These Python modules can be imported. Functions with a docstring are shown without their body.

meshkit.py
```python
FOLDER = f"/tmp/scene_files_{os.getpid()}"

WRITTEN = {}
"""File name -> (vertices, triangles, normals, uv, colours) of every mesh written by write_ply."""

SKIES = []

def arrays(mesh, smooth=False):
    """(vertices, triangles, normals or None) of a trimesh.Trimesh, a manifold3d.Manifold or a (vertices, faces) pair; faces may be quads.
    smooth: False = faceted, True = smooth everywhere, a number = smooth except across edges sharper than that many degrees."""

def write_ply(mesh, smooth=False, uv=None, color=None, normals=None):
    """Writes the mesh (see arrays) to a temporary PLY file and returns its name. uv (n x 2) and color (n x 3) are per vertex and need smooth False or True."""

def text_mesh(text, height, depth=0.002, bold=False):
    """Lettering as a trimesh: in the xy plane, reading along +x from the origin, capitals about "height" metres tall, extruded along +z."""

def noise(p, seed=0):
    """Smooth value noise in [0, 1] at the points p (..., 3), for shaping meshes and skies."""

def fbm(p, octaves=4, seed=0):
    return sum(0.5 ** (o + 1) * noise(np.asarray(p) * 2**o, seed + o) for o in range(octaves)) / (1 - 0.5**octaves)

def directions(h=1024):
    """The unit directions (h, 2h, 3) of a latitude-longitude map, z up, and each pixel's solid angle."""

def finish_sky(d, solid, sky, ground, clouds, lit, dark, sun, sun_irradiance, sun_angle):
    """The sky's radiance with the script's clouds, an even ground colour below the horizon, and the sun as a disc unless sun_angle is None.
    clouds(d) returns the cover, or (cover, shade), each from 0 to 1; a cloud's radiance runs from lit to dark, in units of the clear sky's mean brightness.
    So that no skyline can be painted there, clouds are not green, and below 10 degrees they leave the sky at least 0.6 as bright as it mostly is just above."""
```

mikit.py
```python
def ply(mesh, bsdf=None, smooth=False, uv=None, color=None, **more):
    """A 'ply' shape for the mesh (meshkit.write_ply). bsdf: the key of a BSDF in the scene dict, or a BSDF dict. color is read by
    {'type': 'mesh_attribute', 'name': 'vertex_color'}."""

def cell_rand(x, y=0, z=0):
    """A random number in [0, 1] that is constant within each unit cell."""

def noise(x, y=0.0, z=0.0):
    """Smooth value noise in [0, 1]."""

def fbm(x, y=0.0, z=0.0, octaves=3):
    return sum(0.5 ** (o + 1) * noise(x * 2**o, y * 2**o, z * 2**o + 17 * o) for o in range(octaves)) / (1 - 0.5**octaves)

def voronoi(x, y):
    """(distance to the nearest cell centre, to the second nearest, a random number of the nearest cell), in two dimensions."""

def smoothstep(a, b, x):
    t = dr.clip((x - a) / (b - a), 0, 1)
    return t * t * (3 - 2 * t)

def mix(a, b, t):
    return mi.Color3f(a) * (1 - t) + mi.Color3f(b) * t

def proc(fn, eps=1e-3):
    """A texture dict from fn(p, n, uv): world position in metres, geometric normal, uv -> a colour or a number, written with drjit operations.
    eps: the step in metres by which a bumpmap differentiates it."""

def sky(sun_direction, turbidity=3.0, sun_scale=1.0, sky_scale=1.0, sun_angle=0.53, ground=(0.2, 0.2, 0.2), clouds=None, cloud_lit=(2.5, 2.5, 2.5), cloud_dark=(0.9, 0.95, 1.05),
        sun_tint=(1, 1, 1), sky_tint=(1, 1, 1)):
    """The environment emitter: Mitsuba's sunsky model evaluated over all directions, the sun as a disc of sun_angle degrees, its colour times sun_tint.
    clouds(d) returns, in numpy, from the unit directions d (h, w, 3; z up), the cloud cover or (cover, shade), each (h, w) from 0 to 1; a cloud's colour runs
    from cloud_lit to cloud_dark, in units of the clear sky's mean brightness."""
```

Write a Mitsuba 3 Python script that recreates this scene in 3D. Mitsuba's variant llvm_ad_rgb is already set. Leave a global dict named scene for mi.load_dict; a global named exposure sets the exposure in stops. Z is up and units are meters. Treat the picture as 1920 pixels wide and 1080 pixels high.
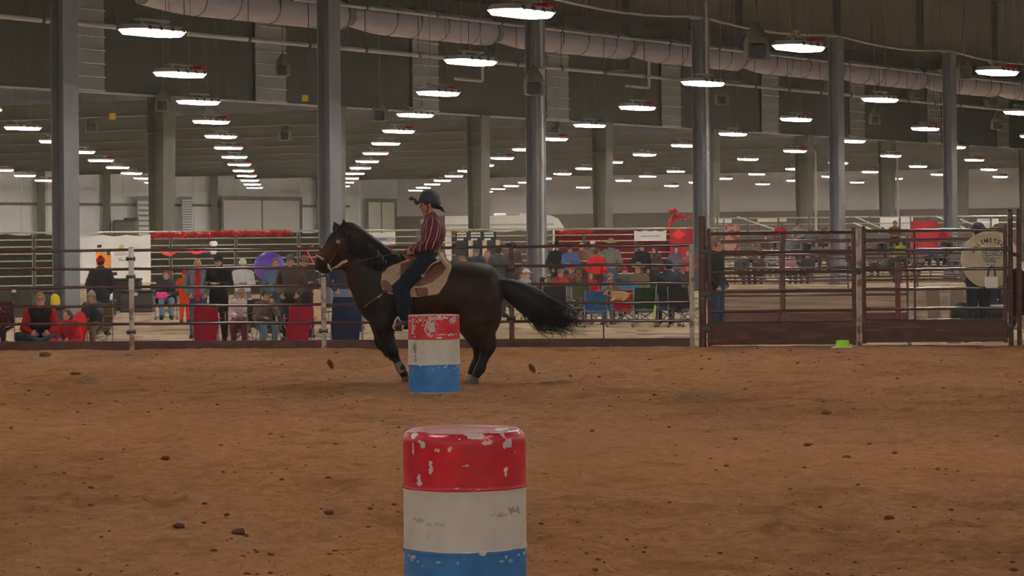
import math, random
import numpy as np, trimesh, mitsuba as mi, drjit as dr
import mikit, meshkit
from mikit import noise, fbm, smoothstep, mix
from shapely.geometry import Polygon, Point
import shapely

T = mi.ScalarTransform4f
scene, labels = {'type': 'scene'}, {}
random.seed(7)
rng = np.random.default_rng(7)

# ---------------------------------------------------------------- camera
FOCAL, CAM_Z, ROLL, ROW0 = 5000.0, 1.76, 0.009, 442.8      # focal length in pixels of the 1920 px frame; ROW0 = row of the optical axis
RIGHT = np.array([math.cos(ROLL), 0, -math.sin(ROLL)])
UP = np.array([math.sin(ROLL), 0, math.cos(ROLL)])
scene['camera'] = {'type': 'perspective', 'fov': math.degrees(2 * math.atan(960 / FOCAL)), 'fov_axis': 'x',
                   'principal_point_offset_x': 0.0, 'principal_point_offset_y': (540 - ROW0) / 1080,
                   'near_clip': 0.5, 'far_clip': 600.0,
                   'to_world': T().look_at(origin=[0, 0, CAM_Z], target=[0, 10, CAM_Z], up=UP.tolist())}
# ---------------------------------------------------------------- light: the hall's own lamps (built in lamp()), nothing else
LAMP_RADIANCE = (60.0, 57.5, 52.0)
PEN_LAMP_RADIANCE = (36.0, 34.5, 31.2)                       # the lamps over the riding pen are dimmed
exposure = 1.06

OUT_Z = -0.25                                                # the floor outside the pen lies lower than the pen's dirt
A = np.array([0.5358, 0.8443, 0.0])                         # the hall's long direction
C = np.array([-0.8443, 0.5358, 0.0])                        # the hall's cross direction


def on(px, Y, z):
    """The point at depth Y and height z in the photograph's column px."""
    return np.array([((px - 960) / FOCAL * Y + (z - CAM_Z) * math.sin(ROLL)) / math.cos(ROLL), Y, z])


def at(px, py, Y):
    return Y * ((px - 960) / FOCAL * RIGHT - (py - ROW0) / FOCAL * UP) + np.array([0, Y, CAM_Z])


# ---------------------------------------------------------------- helpers: scene entries
def key_for(name, parent=None):
    base = f'{parent}__{name}' if parent else name
    key, n = base, 0
    while key in scene or key in labels or key in USED:
        n += 1
        key = f'{base}_{n:03d}'
    USED.add(key)
    return key


USED = set()
PLACE = {}


def put(name, shape, parent=None, to_world=None, label=None, bsdf=None):
    key = key_for(name, parent)
    s = dict(shape)
    m = to_world if to_world is not None else (PLACE.get(parent.split('__')[0]) if parent else None)
    if m is not None:
        s['to_world'] = m
    if bsdf:
        s['bsdf'] = {'type': 'ref', 'id': bsdf}
    scene[key] = s
    if label:
        labels[key] = {'label': label}
    return key


def obj(name, mesh, bsdf, parent=None, smooth=False, to_world=None, label=None, uv=None):
    return put(name, mikit.ply(mesh, bsdf, smooth=smooth, uv=uv), parent, to_world, label)


def thing(name, label, cat, group=None, to_world=None):
    key = key_for(name)
    labels[key] = {'label': label, 'category': cat}
    if group:
        labels[key]['group'] = group
    if to_world is not None:
        PLACE[key] = to_world
    return key


def tag(key, label, cat=None, group=None, kind=None):
    d = labels.setdefault(key, {})
    d['label'] = label
    if cat: d['category'] = cat
    if group: d['group'] = group
    if kind: d['kind'] = kind
    return key


def struct(name, mesh, bsdf, label, smooth=False):
    k = obj(name, mesh, bsdf, smooth=smooth)
    labels[k] = {'label': label, 'kind': 'structure'}
    return k


def sub_place(parent, child_key):
    """Parts of a part inherit the thing's placement."""
    if parent in PLACE:
        PLACE[child_key] = PLACE[parent]
    return child_key


def frame(p, ax, ay, az):
    m = np.eye(4)
    m[:3, 0], m[:3, 1], m[:3, 2], m[:3, 3] = ax, ay, az, p
    return T(m)


def place(p, rotz=0.0, s=1.0):
    c, q = math.cos(rotz), math.sin(rotz)
    return frame(p, [c * s, q * s, 0], [-q * s, c * s, 0], [0, 0, s])


# ---------------------------------------------------------------- helpers: meshes
cat = trimesh.util.concatenate


def box(c, size, bevel=0.0):
    size = np.asarray(size, float)
    h = size / 2
    if bevel <= 0:
        m = trimesh.creation.box(size)
    else:
        b = min(bevel, h.min() * 0.9)
        pts = []
        for s in np.ndindex(2, 2, 2):
            q = (np.array(s) * 2 - 1) * h
            for k in range(3):
                w = q - np.sign(q) * b
                w[k] = q[k]
                pts.append(w)
        m = trimesh.convex.convex_hull(np.array(pts))
    m.apply_translation(c)
    return m


def beam_box(p0, p1, w, h, bevel=0.0, up=(0, 0, 1)):
    """A bar of section w x h from p0 to p1."""
    p0, p1 = np.asarray(p0, float), np.asarray(p1, float)
    d = p1 - p0
    L = np.linalg.norm(d)
    z = d / L
    x = np.cross(np.asarray(up, float), z)
    if np.linalg.norm(x) < 1e-6:
        x = np.array([1.0, 0, 0])
    x /= np.linalg.norm(x)
    y = np.cross(z, x)
    m = box((0, 0, 0), (w, h, L), bevel)
    M = np.eye(4)
    M[:3, 0], M[:3, 1], M[:3, 2], M[:3, 3] = x, y, z, (p0 + p1) / 2
    m.apply_transform(M)
    return m


def tube(points, r, seg=8, cap=True):
    """A tube along a polyline; r one radius or one per point."""
    p = np.asarray(points, float)
    r = np.broadcast_to(np.asarray(r, float), (len(p),))
    t = np.gradient(p, axis=0)
    t /= np.linalg.norm(t, axis=1, keepdims=True) + 1e-12
    a = np.cross(t[0], [0, 0, 1.0] if abs(t[0][2]) < 0.9 else [1.0, 0, 0])
    v = []
    for i in range(len(p)):
        a = a - t[i] * (a @ t[i])
        a /= np.linalg.norm(a)
        b = np.cross(t[i], a)
        ang = np.arange(seg) * 2 * np.pi / seg
        v.append(p[i] + r[i] * (np.cos(ang)[:, None] * a + np.sin(ang)[:, None] * b))
    v = np.vstack(v)
    f = []
    for i in range(len(p) - 1):
        for j in range(seg):
            q, w = i * seg + j, i * seg + (j + 1) % seg
            f += [[q, w, w + seg], [q, w + seg, q + seg]]
    if cap:
        n = len(v)
        v = np.vstack([v, p[0], p[-1]])
        for j in range(seg):
            f.append([n, (j + 1) % seg, j])
            f.append([n + 1, (len(p) - 1) * seg + j, (len(p) - 1) * seg + (j + 1) % seg])
    return trimesh.Trimesh(v, np.array(f), process=False)


def lathe(profile, seg=32):
    """Profile of (r, z) from bottom to top turned about z."""
    return trimesh.creation.revolve(np.asarray(profile, float), sections=seg)


def prism(poly, z0, z1):
    m = trimesh.creation.extrude_polygon(poly, z1 - z0, engine='earcut')
    m.apply_translation((0, 0, z0))
    return m


def upright(m):
    """x, y of a flat shape become x, z: it stands, its thickness along -y (toward the camera)."""
    m = m.copy()
    m.apply_transform(np.array([[1, 0, 0, 0], [0, 0, -1, 0], [0, 1, 0, 0], [0, 0, 0, 1.0]]))
    return m


def sheet(fn, nu, nv, thick=0.0):
    """A grid surface fn(u, v) -> xyz for u, v in [0, 1] as a closed thin slab."""
    u, v = np.meshgrid(np.linspace(0, 1, nu), np.linspace(0, 1, nv), indexing='ij')
    P = np.array([fn(a, b) for a, b in zip(u.ravel(), v.ravel())]).reshape(nu, nv, 3)
    du, dv = np.gradient(P, axis=0), np.gradient(P, axis=1)
    n = np.cross(du, dv)
    n /= np.linalg.norm(n, axis=2, keepdims=True) + 1e-12
    idx = np.arange(nu * nv).reshape(nu, nv)
    q = np.stack([idx[:-1, :-1], idx[1:, :-1], idx[1:, 1:], idx[:-1, 1:]], -1).reshape(-1, 4)
    top = np.vstack([q[:, [0, 1, 2]], q[:, [0, 2, 3]]])
    if thick <= 0:
        return trimesh.Trimesh(P.reshape(-1, 3), top, process=False)
    v_ = np.vstack([(P + n * thick / 2).reshape(-1, 3), (P - n * thick / 2).reshape(-1, 3)])
    N = nu * nv
    rim = np.concatenate([idx[:-1, 0], idx[-1, :-1], idx[:0:-1, -1], idx[0, :0:-1]])
    nx = np.roll(rim, -1)
    side = np.vstack([np.stack([rim, rim + N, nx + N], 1), np.stack([rim, nx + N, nx], 1)])
    return trimesh.Trimesh(v_, np.vstack([top, top[:, ::-1] + N, side]), process=False)


# ---------------------------------------------------------------- helpers: soft bodies (signed distances, blended, meshed by surface nets)
def cap_(p0, p1, r0, r1, k=0.03, axis=None, f=1.0):
    return ('c', np.array(p0, float), np.array(p1, float), r0, r1, k, None if axis is None else np.array(axis, float), f)


def ell(c, r, k=0.03, B=None):
    return ('e', np.array(c, float), np.array(r, float), k, B)


def prim_distance(q, P):
    if q[0] == 'c':
        _, a, b, r0, r1, k, ax, f = q
        d = P - a
        e = b - a
        if ax is not None:
            d = d + ax * ((d @ ax) * (1 / f - 1))[..., None]
            e = e + ax * ((e @ ax) * (1 / f - 1))
        t = np.clip((d @ e) / max(e @ e, 1e-12), 0, 1)
        return (np.linalg.norm(d - t[..., None] * e, axis=-1) - (r0 + (r1 - r0) * t)) * (f if ax is not None else 1.0)
    _, c, r, k, B = q
    d = P - c
    if B is not None:
        d = d @ B
    k0 = np.linalg.norm(d / r, axis=-1)
    k1 = np.linalg.norm(d / (r * r), axis=-1)
    return k0 * (k0 - 1) / np.maximum(k1, 1e-9)


def prim_box(q):
    if q[0] == 'c':
        r = max(q[3], q[4])
        return np.minimum(q[1], q[2]) - r, np.maximum(q[1], q[2]) + r
    r = q[2].max() if q[4] is not None else q[2]
    return q[1] - r, q[1] + r


def blend_field(prims, res, grow=0.0, pad=0.04):
    boxes = [prim_box(q) for q in prims]
    lo = np.min([b[0] for b in boxes], 0) - grow - pad
    hi = np.max([b[1] for b in boxes], 0) + grow + pad
    n = np.ceil((hi - lo) / res).astype(int) + 1
    ax = [lo[i] + np.arange(n[i]) * res for i in range(3)]
    D = np.full(n, 0.25)
    for q, (b0, b1) in zip(prims, boxes):
        k = q[5] if q[0] == 'c' else q[3]
        m = 0.06 + k
        s = tuple(slice(max(0, int((b0[i] - m - lo[i]) / res)), min(n[i], int((b1[i] + m - lo[i]) / res) + 2)) for i in range(3))
        P = np.stack(np.meshgrid(ax[0][s[0]], ax[1][s[1]], ax[2][s[2]], indexing='ij'), -1)
        d = prim_distance(q, P)
        o = D[s]
        h = np.maximum(k - np.abs(o - d), 0) / max(k, 1e-6)
        D[s] = np.minimum(o, d) - h * h * k * 0.25
    return D - grow, lo, ax


def surface_net(D, lo, res):
    n = np.array(D.shape)
    inside = D < 0
    acc = np.zeros((*(n - 1), 3))
    cnt = np.zeros(n - 1)
    corner = [np.array(c) for c in np.ndindex(2, 2, 2)]
    for axis in range(3):
        for c in corner:
            if c[axis]:
                continue
            e = c.copy(); e[axis] = 1
            sa = tuple(slice(c[i], n[i] - 1 + c[i]) for i in range(3))
            sb = tuple(slice(e[i], n[i] - 1 + e[i]) for i in range(3))
            a, b = D[sa], D[sb]
            x = inside[sa] != inside[sb]
            t = np.where(x, a / np.where(x, a - b, 1), 0)
            for i in range(3):
                acc[..., i] += np.where(x, c[i] + (t if i == axis else 0), 0)
            cnt += x
    used = cnt > 0
    idx = np.full(n - 1, -1)
    idx[used] = np.arange(used.sum())
    v = (np.argwhere(used) + acc[used] / cnt[used][:, None]) * res + lo
    quads = []
    for axis in range(3):
        u, w = (axis + 1) % 3, (axis + 2) % 3
        s0 = [slice(1, n[i] - 1) for i in range(3)]
        s0[axis] = slice(0, n[axis] - 1)
        s1 = list(s0); s1[axis] = slice(1, n[axis])
        x = inside[tuple(s0)] != inside[tuple(s1)]
        ijk = np.argwhere(x)
        off = np.ones(3, int); off[axis] = 0
        ijk = ijk + off
        flip = ~inside[tuple(s0)][x]
        du, dw = np.eye(3, dtype=int)[u], np.eye(3, dtype=int)[w]
        g = lambda q: idx[q[:, 0], q[:, 1], q[:, 2]]
        quad = np.stack([g(ijk - du - dw), g(ijk - dw), g(ijk), g(ijk - du)], 1)
        quad[flip] = quad[flip][:, ::-1]
        quads.append(quad)
    q = np.vstack(quads)
    q = q[(q >= 0).all(1)]
    return trimesh.Trimesh(v, np.vstack([q[:, [0, 1, 2]], q[:, [0, 2, 3]]]), process=False)


def soft(prims, res, grow=0.0, cut=None, pad=0.04):
    """The blended body as a mesh; cut(P) is a distance the body is intersected with."""
    D, lo, ax = blend_field(prims, res, grow, pad)
    if cut is not None:
        P = np.stack(np.meshgrid(*ax, indexing='ij'), -1)
        D = np.maximum(D, cut(P))
    return surface_net(D, lo, res)


# ---------------------------------------------------------------- materials
def lin(r, g, b):
    return [((c / 255 + 0.055) / 1.055) ** 2.4 if c > 10 else c / 255 / 12.92 for c in (r, g, b)]


def mat(name, rgb, rough=0.6, metal=0.0, spec=0.5, sheen=0.0, linear=False):
    col = rgb if isinstance(rgb, dict) else {'type': 'rgb', 'value': list(rgb) if linear else lin(*rgb)}
    d = {'type': 'principled', 'base_color': col, 'roughness': rough, 'metallic': metal, 'specular': spec}
    if sheen:
        d['sheen'] = sheen
    scene[name] = {'type': 'twosided', 'bsdf': d}
    return name


def cloth(rgb):
    name = 'cloth_%d_%d_%d' % tuple(rgb)
    return name if name in scene else mat(name, [(0.86 if min(rgb) > 205 else 0.62) * c for c in lin(*rgb)], 0.9, 0, 0.2, linear=True)

# ---- procedural colours
def dirt_colour(p, n, uv):
    big = fbm(p.x * 0.22 + 5, p.y * 0.09 + 2, 0, 3)                      # damp and dry patches, drawn out by the drag
    band = fbm(p.x * 0.9, p.y * 0.35 + 9, 3, 3)
    fine = fbm(p.x * 14, p.y * 9, 1, 3)
    red = noise(p.x * 0.35 + 40, p.y * 0.2, 2)
    speck = smoothstep(0.80, 0.88, noise(p.x * 34, p.y * 22, 7))
    pale = smoothstep(0.86, 0.90, noise(p.x * 41 + 9, p.y * 37, 3))
    c = mix((0.150, 0.073, 0.0385), (0.240, 0.119, 0.061), smoothstep(0.3, 0.7, big * 0.55 + band * 0.45))
    c = mix(c, (0.25, 0.113, 0.050), smoothstep(0.45, 0.75, red) * 0.5)
    hoofs = smoothstep(0.56, 0.72, fbm(p.x * 2.6 + 11, p.y * 2.2, 5, 3))
    c = mix(c, (0.135, 0.062, 0.030), hoofs * 0.5)
    c = c * (0.74 + 0.52 * fine)
    c = mix(c, (0.085, 0.038, 0.02), speck * 0.35)
    return mix(c, (0.36, 0.25, 0.16), pale * 0.3)


def dirt_bump(p, n, uv):
    return fbm(p.x * 11, p.y * 8, 0, 3) * 0.022 + noise(p.x * 40, p.y * 36, 2) * 0.004


scene['dirt'] = {'type': 'bumpmap', 'arbitrary': mikit.proc(dirt_bump, 0.01), 'scale': 1.0,
                 'bsdf': {'type': 'diffuse', 'reflectance': mikit.proc(dirt_colour)}}


def floor_colour(p, n, uv):
    a = fbm(p.x * 0.3, p.y * 0.2, 0, 3)
    b = fbm(p.x * 3, p.y * 2, 4, 3)
    c = mix((0.40, 0.285, 0.18), (0.60, 0.455, 0.31), smoothstep(0.3, 0.7, a * 0.6 + b * 0.4))
    return mix(c, (0.16, 0.11, 0.07), smoothstep(0.66, 0.74, noise(p.x * 2.2, p.y * 1.2, 9)) * 0.6)


scene['packed_floor'] = {'type': 'diffuse', 'reflectance': mikit.proc(floor_colour)}


def dirt2_colour(p, n, uv):
    a = fbm(p.x * 0.5, p.y * 0.25, 0, 3)
    return mix((0.095, 0.062, 0.043), (0.17, 0.115, 0.08), smoothstep(0.3, 0.7, a))


scene['dirt_beyond'] = {'type': 'diffuse', 'reflectance': mikit.proc(dirt2_colour)}


def rust_colour(p, n, uv):
    a = fbm(p.x * 6, p.y * 6, p.z * 9, 3)
    c = mix((0.042, 0.0155, 0.0145), (0.076, 0.029, 0.025), a)
    return mix(c, (0.10, 0.06, 0.045), smoothstep(0.62, 0.72, fbm(p.x * 2, p.y * 2, p.z * 14 + 4, 3)) * 0.5)


mat('maroon_steel', mikit.proc(rust_colour), 0.30, 0.0, 0.5)
mat('gate_plate', mikit.proc(rust_colour), 0.2, 0, 0.6)
mat('maroon_tube', lin(62, 40, 40), 0.18, 0.0, 0.6, linear=True)


def bare_colour(p, n, uv):
    a = fbm(p.x * 5, p.y * 5, p.z * 7, 3)
    return mix((0.46, 0.38, 0.34), (0.22, 0.12, 0.095), smoothstep(0.45, 0.65, a))


mat('worn_post', mikit.proc(bare_colour), 0.45, 0.2, 0.5)
mat('grey_steel', lin(114, 115, 122), 0.45, 0.0, 0.5, linear=True)
mat('frame_steel', lin(94, 92, 82), 0.55, 0.0, 0.4, linear=True)
mat('dark_steel', lin(62, 60, 58), 0.5, 0.0, 0.4, linear=True)
mat('black_metal', lin(30, 30, 31), 0.5, 0.0, 0.5, linear=True)
mat('pale_pipe', lin(190, 188, 186), 0.4, 0.0, 0.5, linear=True)
mat('pen_tube', lin(196, 192, 180), 0.4, 0.3, 0.5, linear=True)
mat('galvanised', lin(196, 196, 192), 0.32, 0.6, 0.5, linear=True)
mat('chrome', lin(225, 225, 222), 0.22, 0.9, 0.5, linear=True)
mat('white_paint', lin(222, 220, 212), 0.5, linear=True)
mat('roof_deck', lin(42, 40, 39), 0.8, 0, 0.2, linear=True)
mat('barn_ceiling', lin(50, 54, 70), 0.7, 0, 0.3, linear=True)
mat('olive_sheet', lin(58, 60, 53), 0.6, 0, 0.4, linear=True)
mat('skylight_sheet', lin(136, 138, 138), 0.55, 0, 0.4, linear=True)
mat('duct_fabric', lin(188, 182, 192), 0.85, 0, 0.2, linear=True)
mat('white_wall', lin(240, 240, 236), 0.6, 0, 0.3, linear=True)
mat('grey_wall', lin(206, 200, 196), 0.7, 0, 0.3, linear=True)
mat('brown_wall', lin(112, 102, 94), 0.7, 0, 0.3, linear=True)
mat('cream_door', lin(236, 232, 212), 0.55, 0, 0.3, linear=True)
mat('red_plastic', lin(215, 30, 32), 0.5, linear=True)
mat('yellow_plastic', lin(225, 190, 30), 0.6, linear=True)
mat('black_ink', lin(28, 28, 30), 0.8, linear=True)
mat('stall_curtain', lin(52, 50, 42), 0.9, 0, 0.1, linear=True)
mat('red_curtain', lin(92, 24, 28), 0.9, 0, 0.1, linear=True)
mat('white_vinyl', lin(245, 244, 240), 0.5, linear=True)
mat('grey_ink', lin(170, 170, 168), 0.8, linear=True)
mat('orange_ink', lin(236, 160, 60), 0.7, linear=True)
mat('gold_ink', lin(205, 175, 70), 0.7, linear=True)
mat('pen_red', lin(160, 20, 36), 0.6, linear=True)
mat('tinsel', lin(225, 25, 32), 0.18, 0.6, 0.8, linear=True)
mat('purple_vinyl', lin(98, 66, 176), 0.45, 0, 0.4, linear=True)
mat('neon_green', lin(165, 225, 30), 0.6, linear=True)
mat('cream_board', lin(226, 214, 180), 0.45, linear=True)

# ---------------------------------------------------------------- the pen's dirt
def relief(x, y):
    p = np.stack([x, y, np.zeros_like(x)], -1)
    soft_ = meshkit.fbm(p * [0.5, 0.35, 1], 3, 1) - 0.5
    clod = meshkit.fbm(p * [5.0, 3.6, 1] + 7, 3, 5)
    pit = np.clip(meshkit.noise(p * [1.5, 1.2, 1] + 3, 8) - 0.68, 0, 1)
    return soft_ * 0.07 + np.clip(clod - 0.42, 0, 1) * 0.075 - pit * 0.16


def pen_edge(x):
    """Depth of the pen's front fence line at x."""
    return 41.75 - 0.094 * (x + 8.0)


FENCE_RISE = lambda x: 0.045 + 0.0 * x
rows, y = [], 11.0
while y < 43.2:
    rows.append(y)
    y += 0.012 + 0.0000105 * y * y * y * 0.18 + 0.0012 * y
rows = np.array(rows)
cols = np.linspace(-1, 1, 230)
Yg, Ug = np.meshgrid(rows, cols, indexing='ij')
Xg = Ug * (Yg * 0.205 + 1.6)
Zg = relief(Xg, Yg)
fade = np.clip((pen_edge(Xg) + 0.7 - Yg) / 1.5, 0, 1)
Zg = Zg * fade + FENCE_RISE(Xg) * np.clip((Yg - 34) / 6, 0, 1)
Zg = np.where(Yg > pen_edge(Xg) + 0.25, np.maximum(Zg - (Yg - pen_edge(Xg) - 0.25) * 1.2, OUT_Z - 0.05), Zg)
ii = np.arange(Yg.size).reshape(Yg.shape)
quad = np.stack([ii[:-1, :-1], ii[:-1, 1:], ii[1:, 1:], ii[1:, :-1]], -1).reshape(-1, 4)
ground = trimesh.Trimesh(np.stack([Xg, Yg, Zg], -1).reshape(-1, 3), np.vstack([quad[:, [0, 1, 2]], quad[:, [0, 2, 3]]]), process=False)
struct('floor_arena', ground, 'dirt', 'reddish brown riding pen dirt, raked and pocked with hoof marks', smooth=True)
dirt_slab = box((0, 14.8, -0.27), (70, 50.4, 0.3))
struct('floor_arena_001', dirt_slab, 'dirt', 'reddish brown riding pen dirt beyond the sides of the picture')


def ground_z(x, y):
    return float(relief(np.array([x]), np.array([y]))[0] + FENCE_RISE(x) * np.clip((y - 34) / 6, 0, 1))


# ---------------------------------------------------------------- floors outside the pen
CORNER = at(745, 335, 250.0) * [1, 1, 0]
s0 = CORNER - A * 330 + [0, 0, OUT_Z]
s1 = s0 - C * 175
q = np.array([CORNER + [0, 0, OUT_Z] + A * 2 + C * 2, CORNER + [0, 0, OUT_Z] + A * 2 - C * 175, s1, s0 + C * 2])
floor_mesh = trimesh.Trimesh(q, [[0, 2, 1], [0, 3, 2]], process=False)
struct('floor_hall', floor_mesh, 'packed_floor', 'pale tan packed floor of the hall outside the pen')
# second pen behind the gates: its dirt
q2 = np.array([on(1335, 54.6, OUT_Z + 0.03), on(2150, 54.6, OUT_Z + 0.03), on(2150, 96, OUT_Z + 0.03), on(1318, 96, OUT_Z + 0.03)])
struct('floor_second_arena', trimesh.Trimesh(q2, [[0, 1, 2], [0, 2, 3]], process=False), 'dirt_beyond', 'brown dirt of the second pen behind the gates')

# ---------------------------------------------------------------- walls, ceilings, roof
CEIL = 7.3


def wall_slab(p0, p1, z0, z1, th=0.2):
    p0, p1 = np.asarray(p0, float), np.asarray(p1, float)
    a = np.array([p0[0], p0[1], (z0 + z1) / 2]); b = np.array([p1[0], p1[1], (z0 + z1) / 2])
    return beam_box(a, b, th, z1 - z0)


left_end = CORNER - A * 330
right_end = CORNER - C * 175
struct('wall_left', wall_slab(CORNER + C * 0.1, left_end + C * 0.1, OUT_Z, 13.0), 'white_wall', 'white sheet metal side wall far behind the grey pens')
struct('wall_back', wall_slab(CORNER + A * 0.1, right_end + A * 0.1, 3.7, CEIL + 0.3), 'grey_wall', 'beige grey upper end wall of the hall')
struct('wall_back_001', wall_slab(CORNER + A * 0.1, right_end + A * 0.1, OUT_Z, 3.7, 0.5), 'brown_wall', 'brown lower band of the hall end wall')
struct('wall_right', wall_slab(right_end - C * 0.1, right_end - A * 330, OUT_Z, 13.0), 'grey_wall', 'grey side wall of the hall, right of the picture')
struct('wall_front', wall_slab(left_end, left_end - C * 175, OUT_Z, 13.0), 'grey_wall', 'grey end wall of the hall behind the photographer')

# the line of the second columns carries the upper wall
ROW2 = on(305, 103.0, OUT_Z)
c_row2 = float((ROW2 - CORNER) @ C)
ROW1 = on(125, 67.0, OUT_Z)
BAY = 11.2
up0 = CORNER + C * c_row2 - A * 330
up1 = CORNER + C * c_row2
struct('wall_upper', wall_slab(up0, up1, CEIL, 12.5, 0.12), 'olive_sheet', 'dark olive sheet metal wall hanging above the open side of the hall')
# barn ceiling: from the upper wall to the left wall; and beyond
bc = np.array([up0, up1, CORNER, left_end]) + [0, 0, CEIL + 0.1]
struct('ceiling_barn', trimesh.Trimesh(bc, [[0, 1, 2], [0, 2, 3]], process=False), 'barn_ceiling', 'pale grey ceiling over the stalls at the back')
rr = np.array([up0, up1, right_end, right_end - A * 330]) + [0, 0, 12.4]
struct('ceiling_arena', trimesh.Trimesh(rr, [[0, 2, 1], [0, 3, 2]], process=False), 'roof_deck', 'dark brown roof deck high over the riding pen')
struct('wall_end_upper', wall_slab(up1 + A * 0.1, right_end + A * 0.1, CEIL, 12.5), 'roof_deck', 'dark end wall above the hall end wall')
# rafters under the barn ceiling and lighter sheets in the upper wall
for i in range(-2, 14):
    p = ROW2 + A * BAY * i
    if (CORNER - p) @ A < 4: continue
    k = obj('ceiling_rafter', cat([beam_box(p * [1, 1, 0] + [0, 0, CEIL - 0.42], p * [1, 1, 0] + C * (-c_row2 - 0.3) + [0, 0, CEIL - 0.12], 0.05, 0.55),
                           beam_box(p * [1, 1, 0] + [0, 0, CEIL - 0.72], p * [1, 1, 0] + C * (-c_row2 - 0.3) + [0, 0, CEIL - 0.4], 0.3, 0.04)]), 'frame_steel')
    labels[k] = {'label': 'grey steel rafter under the ceiling over the stalls', 'kind': 'structure'}
for i in range(0, 11):
    base = ROW2 + A * BAY * (i - 0.4)
    if (CORNER - base) @ A < 3: continue
    sheet_parts = []
    n = 9
    for j in range(n):
        z0, z1 = CEIL + 0.02 + j * 0.5, CEIL + 0.02 + (j + 1) * 0.5
        p0 = base - C * 0.16 + A * -1.0
        p1 = base - C * 0.16 + A * 1.0
        sheet_parts.append((p0, p1, z0, z1))
    t = thing('wall_sheet', 'x', 'wall panel', 'pale ridged sheets in the upper wall')
    labels[t]['label'] = 'grey ridged sheet, the %s along the dark upper wall' % ('leftmost unseen', 'second unseen', 'first', 'second', 'third', 'fourth', 'fifth', 'sixth', 'seventh', 'eighth', 'ninth', 'tenth', 'eleventh', 'twelfth')[i + 2]
    for p0, p1, z0, z1 in sheet_parts:
        a_ = np.array([p0[0], p0[1], (z0 + z1) / 2]); b_ = np.array([p1[0], p1[1], (z0 + z1) / 2])
        m = beam_box(a_, b_, 0.05, z1 - z0 - 0.03)
        lip = beam_box(a_ * [1, 1, 0] + [0, 0, z0 + 0.02] - C * 0.05, b_ * [1, 1, 0] + [0, 0, z0 + 0.02] - C * 0.05, 0.07, 0.04)
        k = obj('strip', m, 'skylight_sheet', t)
        obj('lip', lip, 'white_paint', k)
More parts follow.
